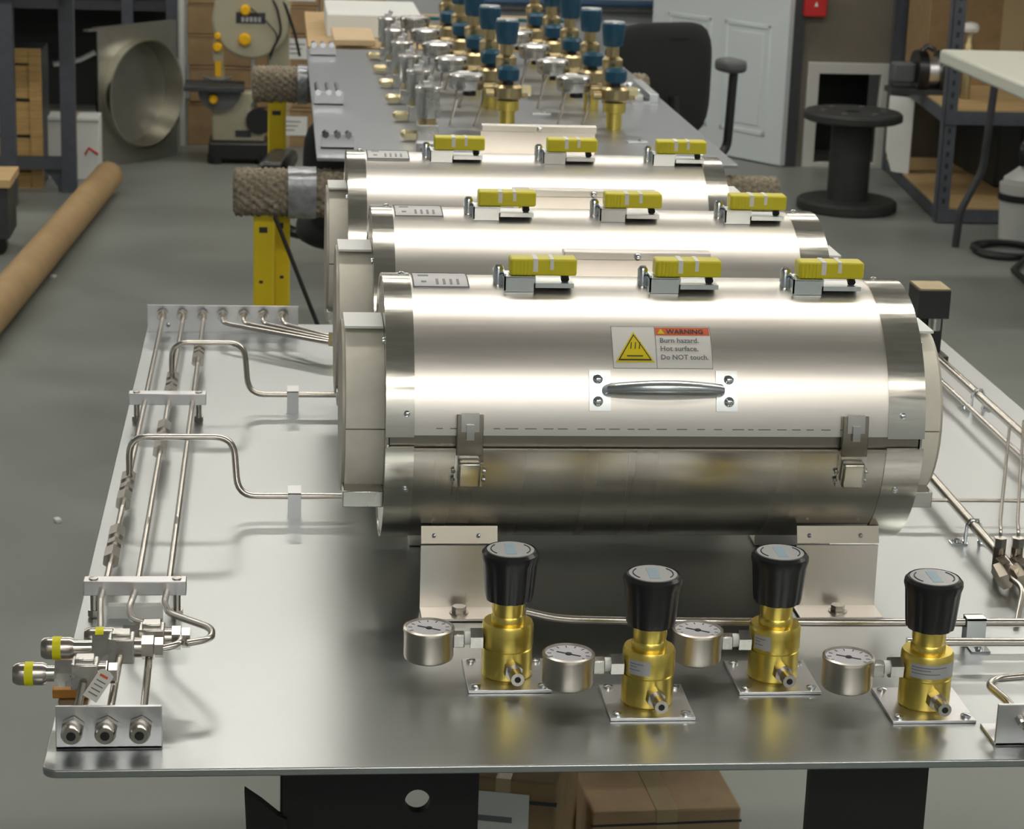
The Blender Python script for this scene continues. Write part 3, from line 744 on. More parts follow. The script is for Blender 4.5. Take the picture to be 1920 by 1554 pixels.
def sawhorse(yy, x0, x1, zc, r, tape, posts, label):
    t = thing('sawhorse',label,'sawhorse',((x0+x1)/2,yy,0),'carpeted sawhorses under the far panel')
    carpet_bar(x0,x1,yy,zc,r,t)
    for ta,tb in tape:
        o = MB(); n = 40; vs = []; fs = []; m = 6
        for i in range(m+1):
            x = ta+(tb-ta)*i/m
            for k in range(n):
                a = 2*math.pi*k/n; c, s = math.cos(a), math.sin(a); q = (abs(c)**3.2+abs(s)**3.2)**(-1/3.2)
                w_ = .001*math.sin(k*2.1+i*1.7)
                vs.append((x, yy+c*q*(r*.86+.006+w_), zc+s*q*(r+.006+w_)))
        for i in range(m):
            for k in range(n): fs.append((i*n+k,i*n+(k+1)%n,(i+1)*n+(k+1)%n,(i+1)*n+k))
        o.add(vs,fs).build('tape_band','duct_tape',t)
    MB().bb((x0+.25,yy-.03,zc+r+.005),(x1-.15,yy+.03,T-.007)).build('wood_batten','wood_light',t)
    for (pa,pb,off,dark) in posts:
        po = MB().bb((pa,yy+off-.02,.02),(pb,yy+off+.02,zc-r+.01)).build('yellow_post','yellow_paint',t,bevel=.004)
        zz = zc-r-.03; k = 0
        while zz > .1:
            MB().bb((pa+.012,yy+off-.0206,zz-.006 if k%2==0 else zz-.003),(pb-.014 if k%2==0 else pa+.020,yy+off-.0196,zz+.006 if k%2==0 else zz+.003)).build('slot','dark_box',po)
            zz -= .11; k += 1
        if not dark: MB().bb((pa-.03,yy+off-.20,0),(pb+.05,yy+off+.20,.025)).build('foot','yellow_paint',t,bevel=.004)
    return t
s1 = sawhorse(2.97,.091,1.235,.741,.046,((.204,.262),),((.133,.176,0,0),(.176,.209,.05,1),(1.10,1.143,0,0)),'yellow legged sawhorse with carpet wrapped bar, behind the rear furnace')
a = PY(515,405,2.93); b = PY(592,600,2.93)
b = a+(b-a)*((a.z-.012)/(a.z-b.z))
MB().tube([a,b],.0045,n=8).build('brace','black_matte',s1)
MB().box((b.x+.02,2.93,.012),(.10,.05,.024)).build('brace_foot','black_matte',s1)
sawhorse(4.5,.112,1.2,.760,.046,((.235,.262),),((.155,.204,0,0),(1.05,1.10,0,0)),'yellow legged sawhorse with carpet wrapped bar, beside the bandsaw')
# things on the far panel
def far_regulator(loc, s=1.0):
    t = thing('pressure_regulator','x','regulator',loc,'blue knob regulators on the far panel')
    B = lambda mb,n,m,p=None,**k: mb.build(n,m,p or t,local=True,**k)
    B(MB().lathe([(.018,.0),(.018,.035),(.026,.038),(.026,.060),(.019,.064)],n=28),'lower_body','brass')
    B(MB().lathe([(.030,.064),(.033,.068),(.033,.090),(.026,.096)],n=28).cyl((-.05,0,.075),(.045,0,.075),.010,n=16),'valve_body','brass_dull')
    B(MB().lathe([(.012,.096),(.012,.106)],n=16),'stem','black_plastic')
    fl = lambda r,h,a: r*(1-.05*max(0,math.cos(6*a))**2)
    vk = B(MB().lathe([(.020,.104),(.024,.108),(.0255,.120),(.0255,.130),(.021,.136),(.010,.137)],n=48,radf=fl),'valve_knob','blue_knob')
    B(MB().lathe([(.012,.1365),(.012,.1385)],n=20),'knob_cap','blue_cap',vk)
    # tall regulator just behind the valve
    B(MB().lathe([(.021,.050),(.021,.125),(.024,.130),(.024,.150),(.015,.156),(.015,.185)],(0,.062,0),n=28),'bonnet','brass_dull')
    k = B(MB().lathe([(.021,.180),(.0235,.183),(.0275,.222),(.0275,.230),(.025,.233)],(0,.062,0),n=60,radf=fl),'regulator_knob','blue_knob')
    B(MB().lathe([(.025,.2325),(.0245,.236)],(0,.062,0),n=28),'knob_cap','zinc',k)
    # gauge on the left, face up
    B(MB().cyl((-.02,.03,.085),(-.06,.03,.085),.009,n=14),'gauge_arm','brass_dull')
    g = B(MB().lathe([(.030,.078),(.038,.082),(.040,.088),(.040,.102),(.0425,.104),(.0425,.112),(.038,.116),(.036,.111)],(-.092,.025,0),n=36,top=False),'pressure_gauge','steel')
    B(MB().lathe([(.036,.1125),(.036,.1138)],(-.092,.025,0),n=32),'dial_face','dial',g)
    B(MB().lathe([(.015,.066),(.015,.079)],(-.085,.025,0),n=14),'gauge_back','black_plastic')
    for sx,ex in ((-.115,-.130),(-.055,-.075)):
        B(MB().tube([(sx,.03,.080),(sx,.02,.05),(ex,-.005,.0)],.0030,n=8,fillet=.02),'thin_leg','tube_steel')
    B(MB().hexn((.030,.0,.082),(.052,.0,.082),.012),'side_nut','gold_nut')
    return t
cols = ((948,233,'left'),(1150,237,'right'))
base = far_regulator((0,0,0))
b1 = PZ(950,237,T); b2 = PZ(1150,241,T)
names = ('nearest','second','third','fourth','fifth')
near_of = {0:'beside the solenoid cylinders', 1:'beside the clamp rail'}
pitch = .375
used = False
for c,b in enumerate((b1,b2)):
    for k in range(5):
        o = base if not used else clone(base,(0,0,0)); used = True
        o.location = (b.x-k*.012, b.y+k*pitch*.80, T)
        o['label'] = ('brass regulator with two blue knobs, '+('first','second','third','fourth','last')[k]+' of the row '+near_of[c])
# solenoid cylinders on the far panel
sp = None
for k in range(6):
    b = PZ(800,262,T); xx, yy = b.x-.004*k, b.y+k*.28
    lab = 'steel solenoid cylinder with wire clip on top, '+('first','second','third','fourth','fifth','last')[k]+' of its row from the rear furnace'
    if sp is None:
        t = thing('solenoid_valve',lab,'valve',(xx,yy,T),'solenoid cylinders in a row')
        B = lambda mb,n,m,**kk: mb.build(n,m,t,local=True,**kk)
        B(MB().box((0,0,.018),(.046,.050,.036)),'valve_block','steel',bevel=.002)
        B(MB().lathe([(.020,.036),(.020,.050)],n=20),'neck','brass_dull')
        B(MB().lathe([(.0265,.050),(.027,.053),(.027,.108),(.029,.110),(.029,.114),(.026,.117)],n=32),'coil_can','steel')
        B(MB().box((.004,.004,.126),(.012,.012,.020),Matrix.Rotation(.4,3,'Y')).box((-.004,-.006,.122),(.014,.012,.012)),'wire_clip','alu',bevel=.001)
        B(MB().hexn((-.023,-.012,.012),(-.050,-.014,.012),.011).ball((-.050,-.014,.014),.009,10,6),'side_port','gold_nut')
        sp = t
    else: clone(sp,(xx,yy,T),label=lab)
t = thing('manifold_block','steel manifold block with ports in front of the solenoid cylinder row','manifold',(PZ(800,290,T).x,P2F+.03,T))
MB().box((0,0,.016),(.05,.03,.032)).build('block','alu',t,local=True,bevel=.002)
MB().cyl((-.01,-.014,.018),(-.01,-.024,.018),.008,n=14).build('port','chrome',t,local=True)
# clip assemblies on the left edge of the far panel
for k,(px,py,ln,lab) in enumerate(((628,278,.03,'small bright tube bracket on the far panel corner by the rear furnace'),(612,196,.16,'bright multi tube bracket on the far panel edge, with three parallel tubes'),(602,104,.07,'bright tube bracket on the far panel edge by the wooden board'))):
    p = PZ(px,py,T)
    t = thing('tube_bracket',lab,'bracket',(p.x,p.y,T),'tube brackets on the far panel edge')
    MB().bb((-.03,-.004,0),(.04,.0,.030)).bb((-.03,-.004,0),(.04,.03,.003)).build('angle','alu',t,local=True)
    for q in (-.02,.005,.028):
        MB().cyl((q,-.002,.026),(q,ln,.026),.007,n=12).build('tube','chrome',t,local=True)
        MB().hexn((q,-.012,.030),(q,.010,.030),.008).build('nut','chrome',t,local=True)
# clamp rails at the right edge
for k,(px,py,ln,lab) in enumerate(((1212,196,.28,'bright metal rail with screws on the far panel edge by the black chair'),)):
    p = PZ(px,py,T)
    t = thing('clamp_rail',lab,'rail',(p.x,p.y,T))
    MB().bb((-.035,0,0),(.03,.02,.006)).build('foot','alu',t,local=True)
    MB().bb((-.03,.0,.006),(-.008,ln,.022)).build('rail_bar','alu',t,local=True,bevel=.002)
    MB().bb((.008,.0,.006),(.03,ln,.026)).build('rail_bar','zinc',t,local=True,bevel=.002)
    for q in (.03,.15,.25): MB().ball((-.02,q,.026),.010,10,6).build('screw','chrome',t,local=True)
for k,(px,py) in enumerate(((1195,268),(1015,215),(970,180))):
    p = PZ(px,py,T)
    t = thing('pipe_clip',('small bright clip on the far panel beside the first edge regulator','small bright clip on the far panel between the regulator rows','tiny bright clip between the regulator rows, by the gauges')[k],'clip',(p.x,p.y,T),'clips lying on the far panel')
    MB().box((0,0,.002),(.045,.018,.004)).build('clip_plate','zinc',t,local=True,bevel=.001)
    MB().lathe([(.006,0),(.004,.005)],(.006,0,.004),n=10).build('screw','chrome',t,local=True)
# boards at the far end
p = PZ(655,86,T)
tag(MB().bb((p.x-.045,p.y,T),(p.x+.075,p.y+.32,T+.018)).build('wood_board','wood_light',bevel=.002),'light wooden board lying across the far end of the long panel','board')
p = PZ(790,100,T+.03)
t = MB().box((p.x-.03,p.y+.14,T+.012),(.05,.30,.024)).build('wood_strip','cardboard_light',bevel=.002); tag(t,'brown wooden strip beside the solenoid cylinder row','board')
q = PZ(665,50,T)
t = thing('cabinet','pale work table behind the long panel, with a white sheet on it','table',(.45,5.35,0))
MB().bb((.27,5.05,T-.05),(1.12,6.05,T-.02)).build('table_top','plywood',t)
for xx in (.50,1.08):
    for yy in (5.1,6.0): MB().bb((xx-.03,yy-.03,0),(xx+.03,yy+.03,T-.05)).build('leg','pine',t)
t.name = 'work_table'
tag(MB().bb((.33,5.30,T-.02),(.62,5.75,T+.05)).build('white_carton','paper',bevel=.003),'flat white carton on the work table behind the long panel','box')
# green strips and odds behind the regulators
t = thing('circuit_board','green edged circuit boards standing on the work table behind the regulators','circuit board',(.85,5.2,T-.02))
for xx in (.62,.74,.90,1.02):
    bd = MB().bb((xx-.05,5.20,T-.02),(xx+.05,5.23,T+.05)).build('board','alu',t)
    MB().bb((xx-.052,5.195,T+.05),(xx+.052,5.235,T+.058)).build('green_edge','blue_cap',bd)
# ------------------------------------------------------------------ office chairs
def office_chair(loc, rz, label, bz=.69, bh=.175, armz=.635, armx=.31, bw=.22, am='black_plastic', al=.25):
    t = thing('office_chair',label,'chair',loc,None,rz)
    B = lambda mb,n,m,p=None,**k: mb.build(n,m,p or t,local=True,**k)
    for k in range(5):
        a = 2*math.pi*k/5+.3; c, s = math.cos(a), math.sin(a)
        lg = B(MB().tube([(0,0,.10),(c*.14,s*.14,.095),(c*.29,s*.29,.075)],.02,n=8,radii=[.028,.022,.016]),'leg','black_plastic')
        for q in (-1,1): B(MB().cyl((c*.29-s*.012*q,s*.29+c*.012*q,.028),(c*.29-s*.030*q,s*.29+c*.030*q,.028),.028,n=18),'caster','black_plastic',lg)
    B(MB().cyl((0,0,.08),(0,0,.40),.026,n=16).cyl((0,0,.08),(0,0,.22),.036,n=16),'column','black_plastic')
    def pad(cx,cy,cz,a,b,h,m,nm,ax):
        prof = []; n = 40; vs = []; fs = []; rows = 8
        for i in range(rows+1):
            f = -1+2*i/rows; sc = (1-abs(f)**3*.25)
            for k in range(n):
                an = 2*math.pi*k/n; c, s = math.cos(an), math.sin(an); q = (abs(c)**4+abs(s)**4)**(-.25)
                P = (c*q*a*sc, s*q*b*sc, f*h)
                vs.append((cx+P[0],cy+P[1],cz+P[2]) if ax=='z' else (cx+P[0],cy+P[2]-.05*(P[0]/a)**2,cz+P[1]))
        for i in range(rows):
            for k in range(n): fs.append((i*n+k,i*n+(k+1)%n,(i+1)*n+(k+1)%n,(i+1)*n+k))
        fs += [tuple(range(n)),tuple(range(rows*n,rows*n+n))]
        return B(MB().add(vs,fs),nm,m,ang=60)
    pad(0,0,.45,.25,.24,.05,'black_fabric','seat','z')
    pad(0,.24,bz,bw,bh,.035,'black_fabric','backrest','y')
    B(MB().tube([(0,.05,.40),(0,.26,.41),(0,.31,.50),(0,.29,bz-.04)],.018,n=10,fillet=.05),'back_support','black_plastic')
    for s in (-1,1):
        ar = B(MB().tube([(s*.20,.02,.41),(s*(armx-.01),.02,.42),(s*armx,.02,armz-.015)],.015,n=10,fillet=.05),'arm_post','black_plastic')
        B(MB().box((s*armx,.0,armz+.008),(.075,al,.045)),'arm_pad',am,ar,bevel=.016)
    return t
office_chair((.49,4.15,0),R_(172),'black office chair tucked under the long board behind the furnaces',.61,.16,.585)
office_chair((1.28,5.42,0),R_(-158),'black office chair with tall back standing beside the white door',.70,.18,.70,.395,.19,'grey_plastic',.10)
# ------------------------------------------------------------------ left background
# long cardboard tube on the floor
a = PZ(203,330,.06); b = PZ(-60,640,.06)
t = thing('cardboard_tube','long brown cardboard tube lying on the floor','tube',((a.x+b.x)/2,(a.y+b.y)/2,0))
d = (b-a).normalized()
MB().cyl(a,b,.056,n=32,cap=False).cyl(a,b,.051,n=32,cap=False).build('tube_wall','tube_card',t)
MB().cyl(a+d*.004,a+d*.012,.050,n=24).build('end_cap','cardboard_light',t)
# steel bench
t = thing('workbench','dark blue grey steel workbench frame in front of the pine crate','workbench',(-1.1,7.1,0))
def post(par,x,y,h,m='bench_steel',wd=.055):
    return MB().bb((x-wd/2,y-wd/2,0),(x+wd/2,y+wd/2,h)).build('post',m,par)
pB = PY(130,300,6.98); pA = PY(17,300,6.70)
for (x,y) in ((pB.x,6.98),(pA.x,6.70),(-1.15,7.75),(-1.7,6.70),(-1.7,7.75)): post(t,x,y,.76)
MB().bb((-1.7,6.96,PY(100,316,6.98).z),(pB.x,7.0,PY(100,294,6.98).z)).build('rail','bench_steel',t)
MB().prism([(0,0),(-.075,0),(-.045,-.03),(-.02,-.07),(0,-.12)],(pB.x-.027,6.99,PY(100,316,6.98).z),(1,0,0),(0,0,1),.01).build('gusset','bench_steel',t)
MB().bb((-1.75,6.65,.76),(pB.x+.03,7.8,.80)).build('bench_top','bench_dark',t)
MB().bb((-1.7,6.95,.73),(pB.x+.01,7.0,.76)).build('top_rail','bench_steel',t)
t = thing('low_trolley','low wooden topped trolley with dark side, at the workbench post','trolley',(-.85,5.9,0))
q = PY(25,335,5.85)
MB().bb((-1.35,5.75,.235),(q.x,6.02,.26)).build('deck','plywood',t)
MB().bb((-1.34,5.77,.06),(q.x-.01,6.00,.235)).build('side','bench_dark',t)
for xx in (-1.28,q.x-.05): MB().cyl((xx,5.80,.03),(xx,5.84,.03),.03,n=16).build('wheel','black_plastic',t)
# pine crate
cr = PY(82,362,7.04); cr.z = 0
t = thing('wooden_crate','pine crate with framed board front behind the workbench frame','crate',(cr.x-.25,cr.y+.15,0))
xr, yc = cr.x, cr.y; xl_ = xr-.55; hh = PY(80,92,yc).z
MB().bb((xl_+.002,yc+.030,.01),(xr-.002,yc+.30,hh-.01)).build('gap_shade_box','bench_dark',t)  # dark backing; its colour stands for the shade in the board gaps
for (x0,x1) in ((xl_,xl_+.045),(xr-.045,xr)): MB().bb((x0,yc,0),(x1,yc+.02,hh)).build('stile','pine',t,bevel=.002)
MB().bb((xl_+.046,yc,hh-.055),(xr-.046,yc+.02,hh)).build('top_rail','pine',t,bevel=.002)
MB().bb((xl_+.046,yc,0),(xr-.046,yc+.02,.06)).build('bottom_rail','pine',t,bevel=.002)
zz = .066; k = 0
while zz < hh-.07:
    z2 = min(zz+.125,hh-.060); MB().bb((xl_+.046,yc+.016,zz),(xr-.046,yc+.030,z2)).build('board','pine',t,bevel=.001); zz = z2+.014; k += 1
# dark machine and white carton between crate and plate
t = thing('storage_bin','black storage bin under the workbench between crate and round plate','bin',(-.9,7.4,0))
MB().bb((-1.35,7.40,0),(-.78,7.8,.40)).build('bin_body','dark_box',t,bevel=.01)
MB().bb((-1.36,7.39,.40),(-.77,7.81,.43)).build('bin_lid','black_plastic',t,bevel=.006)
b = PZ(165,322,0)
wc = carton((b.x-.04,b.y-.10,0),(.20,.15,.245),0,'white carton with red print standing beside the round flanged plate','paper',name='white_carton')
x_ = b.x+.03
tag(MB().tube([PY(100,120,7.45),PY(150,112,7.45),PY(178,98,7.45)],.012,n=8).build('metal_rod','alu'),'short bright metal rod sticking out behind the bench post','rod')
o = MB().tube([(b.x-.0+.005,b.y-.1765,.10),(b.x+.02,b.y-.1765,.125),(b.x+.055,b.y-.1765,.10)],.005,n=6).build('red_mark','red',wc)
# plate with round flange
pl = PZ(187,315,0); pr2 = PZ(333,290,0)
u = (pr2-pl); wd = u.length; u.normalize(); ht = .565; n_ = Vector((u.y,-u.x,0))   # towards the viewer
t = thing('flanged_plate','galvanised square plate with a round flanged opening leaning in the corner','plate',((pl+pr2)/2))
rz_ = math.atan2(u.y,u.x); t.rotation_euler = (0,0,rz_)
hw = wd/2; cz, ro = .285, .215; RX = min(1.0,(hw-.008)/.215/1.03)
def B(mb,n,m,**k): return mb.build(n,m,t,local=True,**k)
n = 48; vs = []; fs = []
for y in (0,.006):
    for k in range(n): a = 2*math.pi*k/n; vs.append((ro*RX*math.cos(a),y,cz+ro*math.sin(a)))
    for k in range(n):
        a = 2*math.pi*k/n; c, s = math.cos(a), math.sin(a); m = max(abs(c),abs(s)); c /= m; s /= m
        vs.append((c*hw,y,cz+(s*(ht-cz) if s>0 else s*cz)))
for k in range(n):
    j = (k+1)%n; fs += [(k,j,n+j,n+k),(2*n+k,3*n+k,3*n+j,2*n+j),(k,2*n+k,2*n+j,j),(n+k,n+j,3*n+j,3*n+k)]
B(MB().add(vs,fs),'plate_sheet','galv',smooth=False)
vs = []; fs = []; pf = ((1.0,.003),(1.03,-.05),(1.0,-.05),(.96,.02),(.96,.05))
for (r,y) in pf:
    for k in range(n): a = 2*math.pi*k/n; vs.append((ro*RX*r*math.cos(a),y,cz+ro*r*math.sin(a)))
for q in range(len(pf)-1):
    for k in range(n): j = (k+1)%n; fs.append((q*n+k,q*n+j,(q+1)*n+j,(q+1)*n+k))
B(MB().add(vs,fs),'flange_ring','galv_bright')
vs = [(ro*RX*.96*math.cos(2*math.pi*k/n),y,cz+ro*.96*math.sin(2*math.pi*k/n)) for y in (.045,.050) for k in range(n)]
B(MB().add(vs,[tuple(range(n)),tuple(range(n,2*n))]),'back_disc','galv')
B(MB().bb((-hw,.001,ht-.012),(-hw-.05,.03,ht-.004)).bb((-hw,.001,ht-.006),(hw,.03,ht)),'top_flange','galv')
# white strip
s_ = PY(341,135,8.1)
tag(MB().bb((s_.x-.012,8.1,0),(s_.x+.012,8.125,1.5)).build('white_post','trim_white',bevel=.003),'narrow white upright post behind the flanged plate','post')
# dark shelving behind on the left
t = thing('storage_shelf','dark storage shelving against the back wall above the flanged plate','shelf',(-1.2,9.0,0))
MB().bb((-2.6,9.30,0),(-.30,9.36,2.0)).build('back_sheet','dark_box',t)
for x in (-2.6,-1.45,-.5,-.30): MB().bb((x-.025,8.75,0),(x+.025,8.80,2.0)).build('post','bench_steel',t)
for z in (.55,1.05,1.55,1.98): MB().bb((-2.6,8.76,z-.04),(-.30,9.30,z)).build('shelf_board','bench_dark',t)
# cardboard boxes stacked behind the bandsaw
def stack(xa, xb, yy, pys, names):
    z = 0
    for k,h in enumerate(pys):
        lab, lb = names[k]
        carton(((xa+xb)/2,yy+.17,z),(xb-xa-.004*(k%2),.34,h-.003),R_((-1,1.5,0,-1.2,.8,0)[k%6]),lab,'cardboard','stacked cardboard boxes behind the bandsaw',lab=lb); z += h
xa, xb = PY(352,100,8.15).x, PY(470,100,8.15).x
yst = 8.15
ord_ = ('bottom box','second box up','third box up','fourth box up','top box')
st = 'of the unlabelled cardboard stack behind the bandsaw'
stack(xa,xb,yst,(.19,.155,.135,.13,.14),[(('plain brown '+q+' '+st),None) for q in ord_])
xa, xb = PY(478,100,8.15).x, PY(596,100,8.15).x
stack(xa,xb,yst,(.17,.155,.165,.12,.14),[('brown bottom box of the labelled cardboard stack, white label',(.45,.85,.3,.8)),('plain brown second box of the labelled cardboard stack',None),('brown middle box of the labelled cardboard stack, white label',(.5,.9,.35,.9)),('plain brown fourth box of the labelled cardboard stack',None),('brown top box of the labelled cardboard stack, white label',(.45,.95,.15,.8))])
carton((.52,8.9,0),(.30,.4,.80),0,'tall pale cardboard box behind the labelled cardboard stack','cardboard_light')
# bandsaw
Yb = 7.72
g = lambda px,py,y=Yb: PY(px,py,y)
c0 = g(462,35); c1 = g(430,150)
t = thing('bandsaw','beige bandsaw with round wheel covers and orange knobs beside the boxes','bandsaw',(g(440,288).x,Yb,0))
def BB(mb,nm,m,p=None,**k): return mb.build(nm,m,p or t,**k)
rr = (g(545,35).x-g(397,35).x)/2; cx = (g(545,35).x+g(397,35).x)/2; cz = g(460,110).z+rr*1.0
sh = [(rr*1.0*math.cos(R_(q)),rr*math.sin(R_(q))) for q in range(180,361,10)]+[(rr*.85,rr*.9),(rr*.45,rr*1.35),(-rr*.45,rr*1.35),(-rr*.85,rr*.8)]
BB(MB().prism(sh,(cx,Yb+.10,cz),(1,0,0),(0,0,1),.12),'wheel_cover','saw_beige',bevel=.012)
BB(MB().prism([(-.06,-.02),(.06,-.02),(.06,.025),(-.06,.025)],(cx-.002,Yb-.018,cz+.005),(1,0,0),(0,0,1),.003),'name_label','ink')
o = MB()
for k in range(5): o.bb((cx-.040+k*.017,Yb-.0225,cz-.008),(cx-.028+k*.017,Yb-.0212,cz+.012))
BB(o,'lettering','label_grey')
for px,py,r in ((460,18,.022),(459,73,.026),(408,87,.020),(408,66,.014),(401,182,.019)):
    q = g(px,py); BB(MB().lathe([(r,0),(r,.02),(r*.7,.03)],(q.x,Yb-.015 if px>405 else Yb-.06,q.z),(0,-1,0),n=20),'orange_knob','saw_yellow')
q0, q1 = g(409,114), g(409,142)
BB(MB().bb((q0.x-.012,Yb-.01,q1.z),(q0.x+.012,Yb+.01,q0.z)),'blade_guard','saw_yellow')
BB(MB().bb((q0.x-.02,Yb-.01,q0.z),(q0.x+.02,Yb+.03,q0.z+.09)),'guide_post','saw_beige')
q = g(408,146); BB(MB().tube([(q.x-.055,Yb-.04,q.z+.008),(q.x-.02,Yb-.06,q.z),(q.x+.02,Yb-.06,q.z),(q.x+.055,Yb-.04,q.z+.008)],.007,n=8),'mitre_gauge','grey_plastic')
a, b = g(346,160), g(458,160)
BB(MB().bb((a.x,Yb-.10,a.z-.012),(b.x,Yb+.12,a.z+.008)),'saw_table','bench_dark',bevel=.003)
cxq = (g(372,160).x+g(452,160).x)/2
BB(MB().prism([(.088*math.cos(R_(q)),.085*math.sin(R_(q))) for q in range(180,361,12)],(cxq,Yb-.02,a.z-.013),(1,0,0),(0,0,1),.03),'trunnion','grey_plastic')
zt, zb = a.z-.02, g(440,264).z
xL, xR = g(396,220).x, g(482,200).x
BB(MB().prism([(xL+.004,zb),(xR+.03,zb),(xR+.02,zb+.06),(xR-.03,zb+.14),(xR+.0,zt),(xL+.07,zt),(xL,zt-.06)],(0,Yb+.12,0),(1,0,0),(0,0,1),.14),'lower_body','saw_beige',bevel=.008)
BB(MB().prism([(g(500,100).x,zt),(g(540,100).x,zt),(g(545,40).x,cz+.05),(g(505,40).x,cz+.05)],(0,Yb+.13,0),(1,0,0),(0,0,1),.10),'spine','saw_beige',bevel=.006)
BB(MB().bb((xL-.01,Yb-.06,.02),(xR+.06,Yb+.16,zb)),'base','black_plastic',bevel=.008)
for xx in (xL+.02,xR+.03):
    for yy in (Yb-.03,Yb+.12): BB(MB().cyl((xx,yy,0),(xx,yy,.04),.035,n=16),'rubber_foot','black_plastic')
q = g(486,225); BB(MB().cyl((q.x,Yb-.035,q.z),(q.x,Yb-.02,q.z),.055,n=24),'motor_pulley','black_plastic')
q = g(455,250); BB(MB().bb((q.x-.03,Yb-.0225,q.z-.012),(q.x+.035,Yb-.0205,q.z+.016)),'maker_plate','ink')
BB(MB().tube([g(500,-20),g(520,15,Yb-.03),g(528,60,Yb-.03),g(505,105,Yb-.03)],.005,n=6,fillet=.03),'cable','black_plastic')
BB(MB().tube([g(520,-20),g(535,10,Yb-.02),g(552,60,Yb-.02),g(562,105,Yb)],.006,n=6,fillet=.03),'cable','black_plastic')
BB(MB().tube([g(470,15,Yb-.03),g(500,40,Yb-.03),g(522,66,Yb-.03),g(506,112,Yb-.03)],.003,n=6,fillet=.03),'cable','black_plastic')
# ------------------------------------------------------------------ right background
# wall segment with door, low framed opening and red box
WY = 7.86
dr = PZ(1468,313,0); dl = PZ(1366,293,0)
xj = dr.x
op0, op1 = PY(1522,200,WY).x, PY(1655,200,WY).x
oz1 = PY(1580,137,WY).z
mb = MB()
mb.bb((xj+.055,WY,0),(op0,WY+.1,CEIL)).bb((op0,WY,oz1),(op1,WY+.1,CEIL)).bb((op1,WY,0),(X1,WY+.1,CEIL))
struct(mb.build('wall_partition','wall_taupe',smooth=False))
o = MB().bb((xj+.0,WY-.02,0),(xj+.055,WY+.12,2.10)).build('trim_1','bench_dark'); struct(o)
mb = MB()
for (a,b) in (((op0-.03,oz1-.002),(op1+.03,oz1+.045)),((op0-.03,0),(op0+.020,oz1)),((op1-.02,0),(op1+.03,oz1)),((op0+.02,0),(op1-.02,.02))):
    mb.bb((a[0],WY-.02,a[1]),(b[0],WY+.02,b[1]))
struct(mb.build('trim_2','trim_white',bevel=.002))
struct(MB().bb((op0-.05,WY+.45,0),(op1+.05,WY+.48,oz1+.1)).build('wall_recess','dark_box'))
# red box on the wall
a, b = PY(1505,30,WY-.02), PY(1550,-20,WY-.02)
t = thing('alarm_box','red alarm box mounted on the taupe wall beside the white door','alarm box',((a.x+b.x)/2,WY-.03,a.z))
MB().bb((a.x,WY-.055,a.z),(b.x,WY,b.z)).build('housing','red',t,bevel=.006)
MB().prism([(-.008,0),(.008,0),(0,.02)],((a.x+b.x)/2,WY-.0555,a.z+.045),(1,0,0),(0,0,1),.002).build('white_mark','white_print',t)
# door leaf swung away from the jamb
u = (dl-dr); u.z = 0; u.normalize(); rz_ = math.atan2(u.y,u.x)
t = bpy.data.objects.new('door_1',None); C.objects.link(t); t.location = (dr.x,dr.y,0); t.rotation_euler = (0,0,rz_); struct(t)
DW = .82
MB().bb((0,-.02,.006),(DW,.02,2.05)).build('door_leaf','door_white',t,local=True,bevel=.002)
for (x0,x1,z0,z1) in ((.10,.37,.12,.60),(.45,.72,.12,.60),(.10,.37,.74,1.45),(.45,.72,.74,1.45),(.10,.37,1.57,1.92),(.45,.72,1.57,1.92)):
    fr = MB()
    for (a,b) in (((x0,z0),(x1,z0+.02)),((x0,z1-.02),(x1,z1)),((x0,z0),(x0+.02,z1)),((x1-.02,z0),(x1,z1))): fr.bb((a[0],.019,a[1]),(b[0],.025,b[1]))
    fr.build('panel_moulding','door_white',t,local=True,bevel=.003)
    MB().bb((x0+.04,.019,z0+.04),(x1-.04,.024,z1-.04)).build('raised_panel','door_white',t,local=True,bevel=.003)
# pipes on the far wall
for k,zz in enumerate((.50,.36)):
    tag(MB().cyl((1.0,9.55,PY(1200,8+k*14,9.55).z),(3.4,9.55,PY(1200,8+k*14,9.55).z),.018-.008*k,n=12).build('wall_pipe','pipe_blue' if k==0 else 'grey_plastic'),('blue pipe running along the back wall beyond the door','thin grey pipe under the blue pipe on the back wall')[k],'pipe')
# cable spool
sx, sy = 2.402, 6.86
t = thing('cable_spool','empty black cable spool standing on the floor before the low opening','spool',(sx,sy,0))
B = lambda mb,n,m,p=None,**k: mb.build(n,m,p or t,local=True,**k)
hz = .385
B(MB().lathe([(.185,0),(.195,.006),(.195,.034),(.185,.042)],n=48),'lower_flange','spool')
B(MB().lathe([(.080,.042),(.080,hz-.036)],n=36),'core','spool')
up_ = B(MB().lathe([(.180,hz-.036),(.192,hz-.030),(.192,hz-.008),(.184,hz),(.03,hz),(.03,hz-.01)],n=48),'upper_flange','spool')
for k in range(6):
    a = k*math.pi/3; B(MB().lathe([(.012,0),(.012,.006)],(.12*math.cos(a),.12*math.sin(a),hz),n=12),'bolt','grey_plastic',up_)
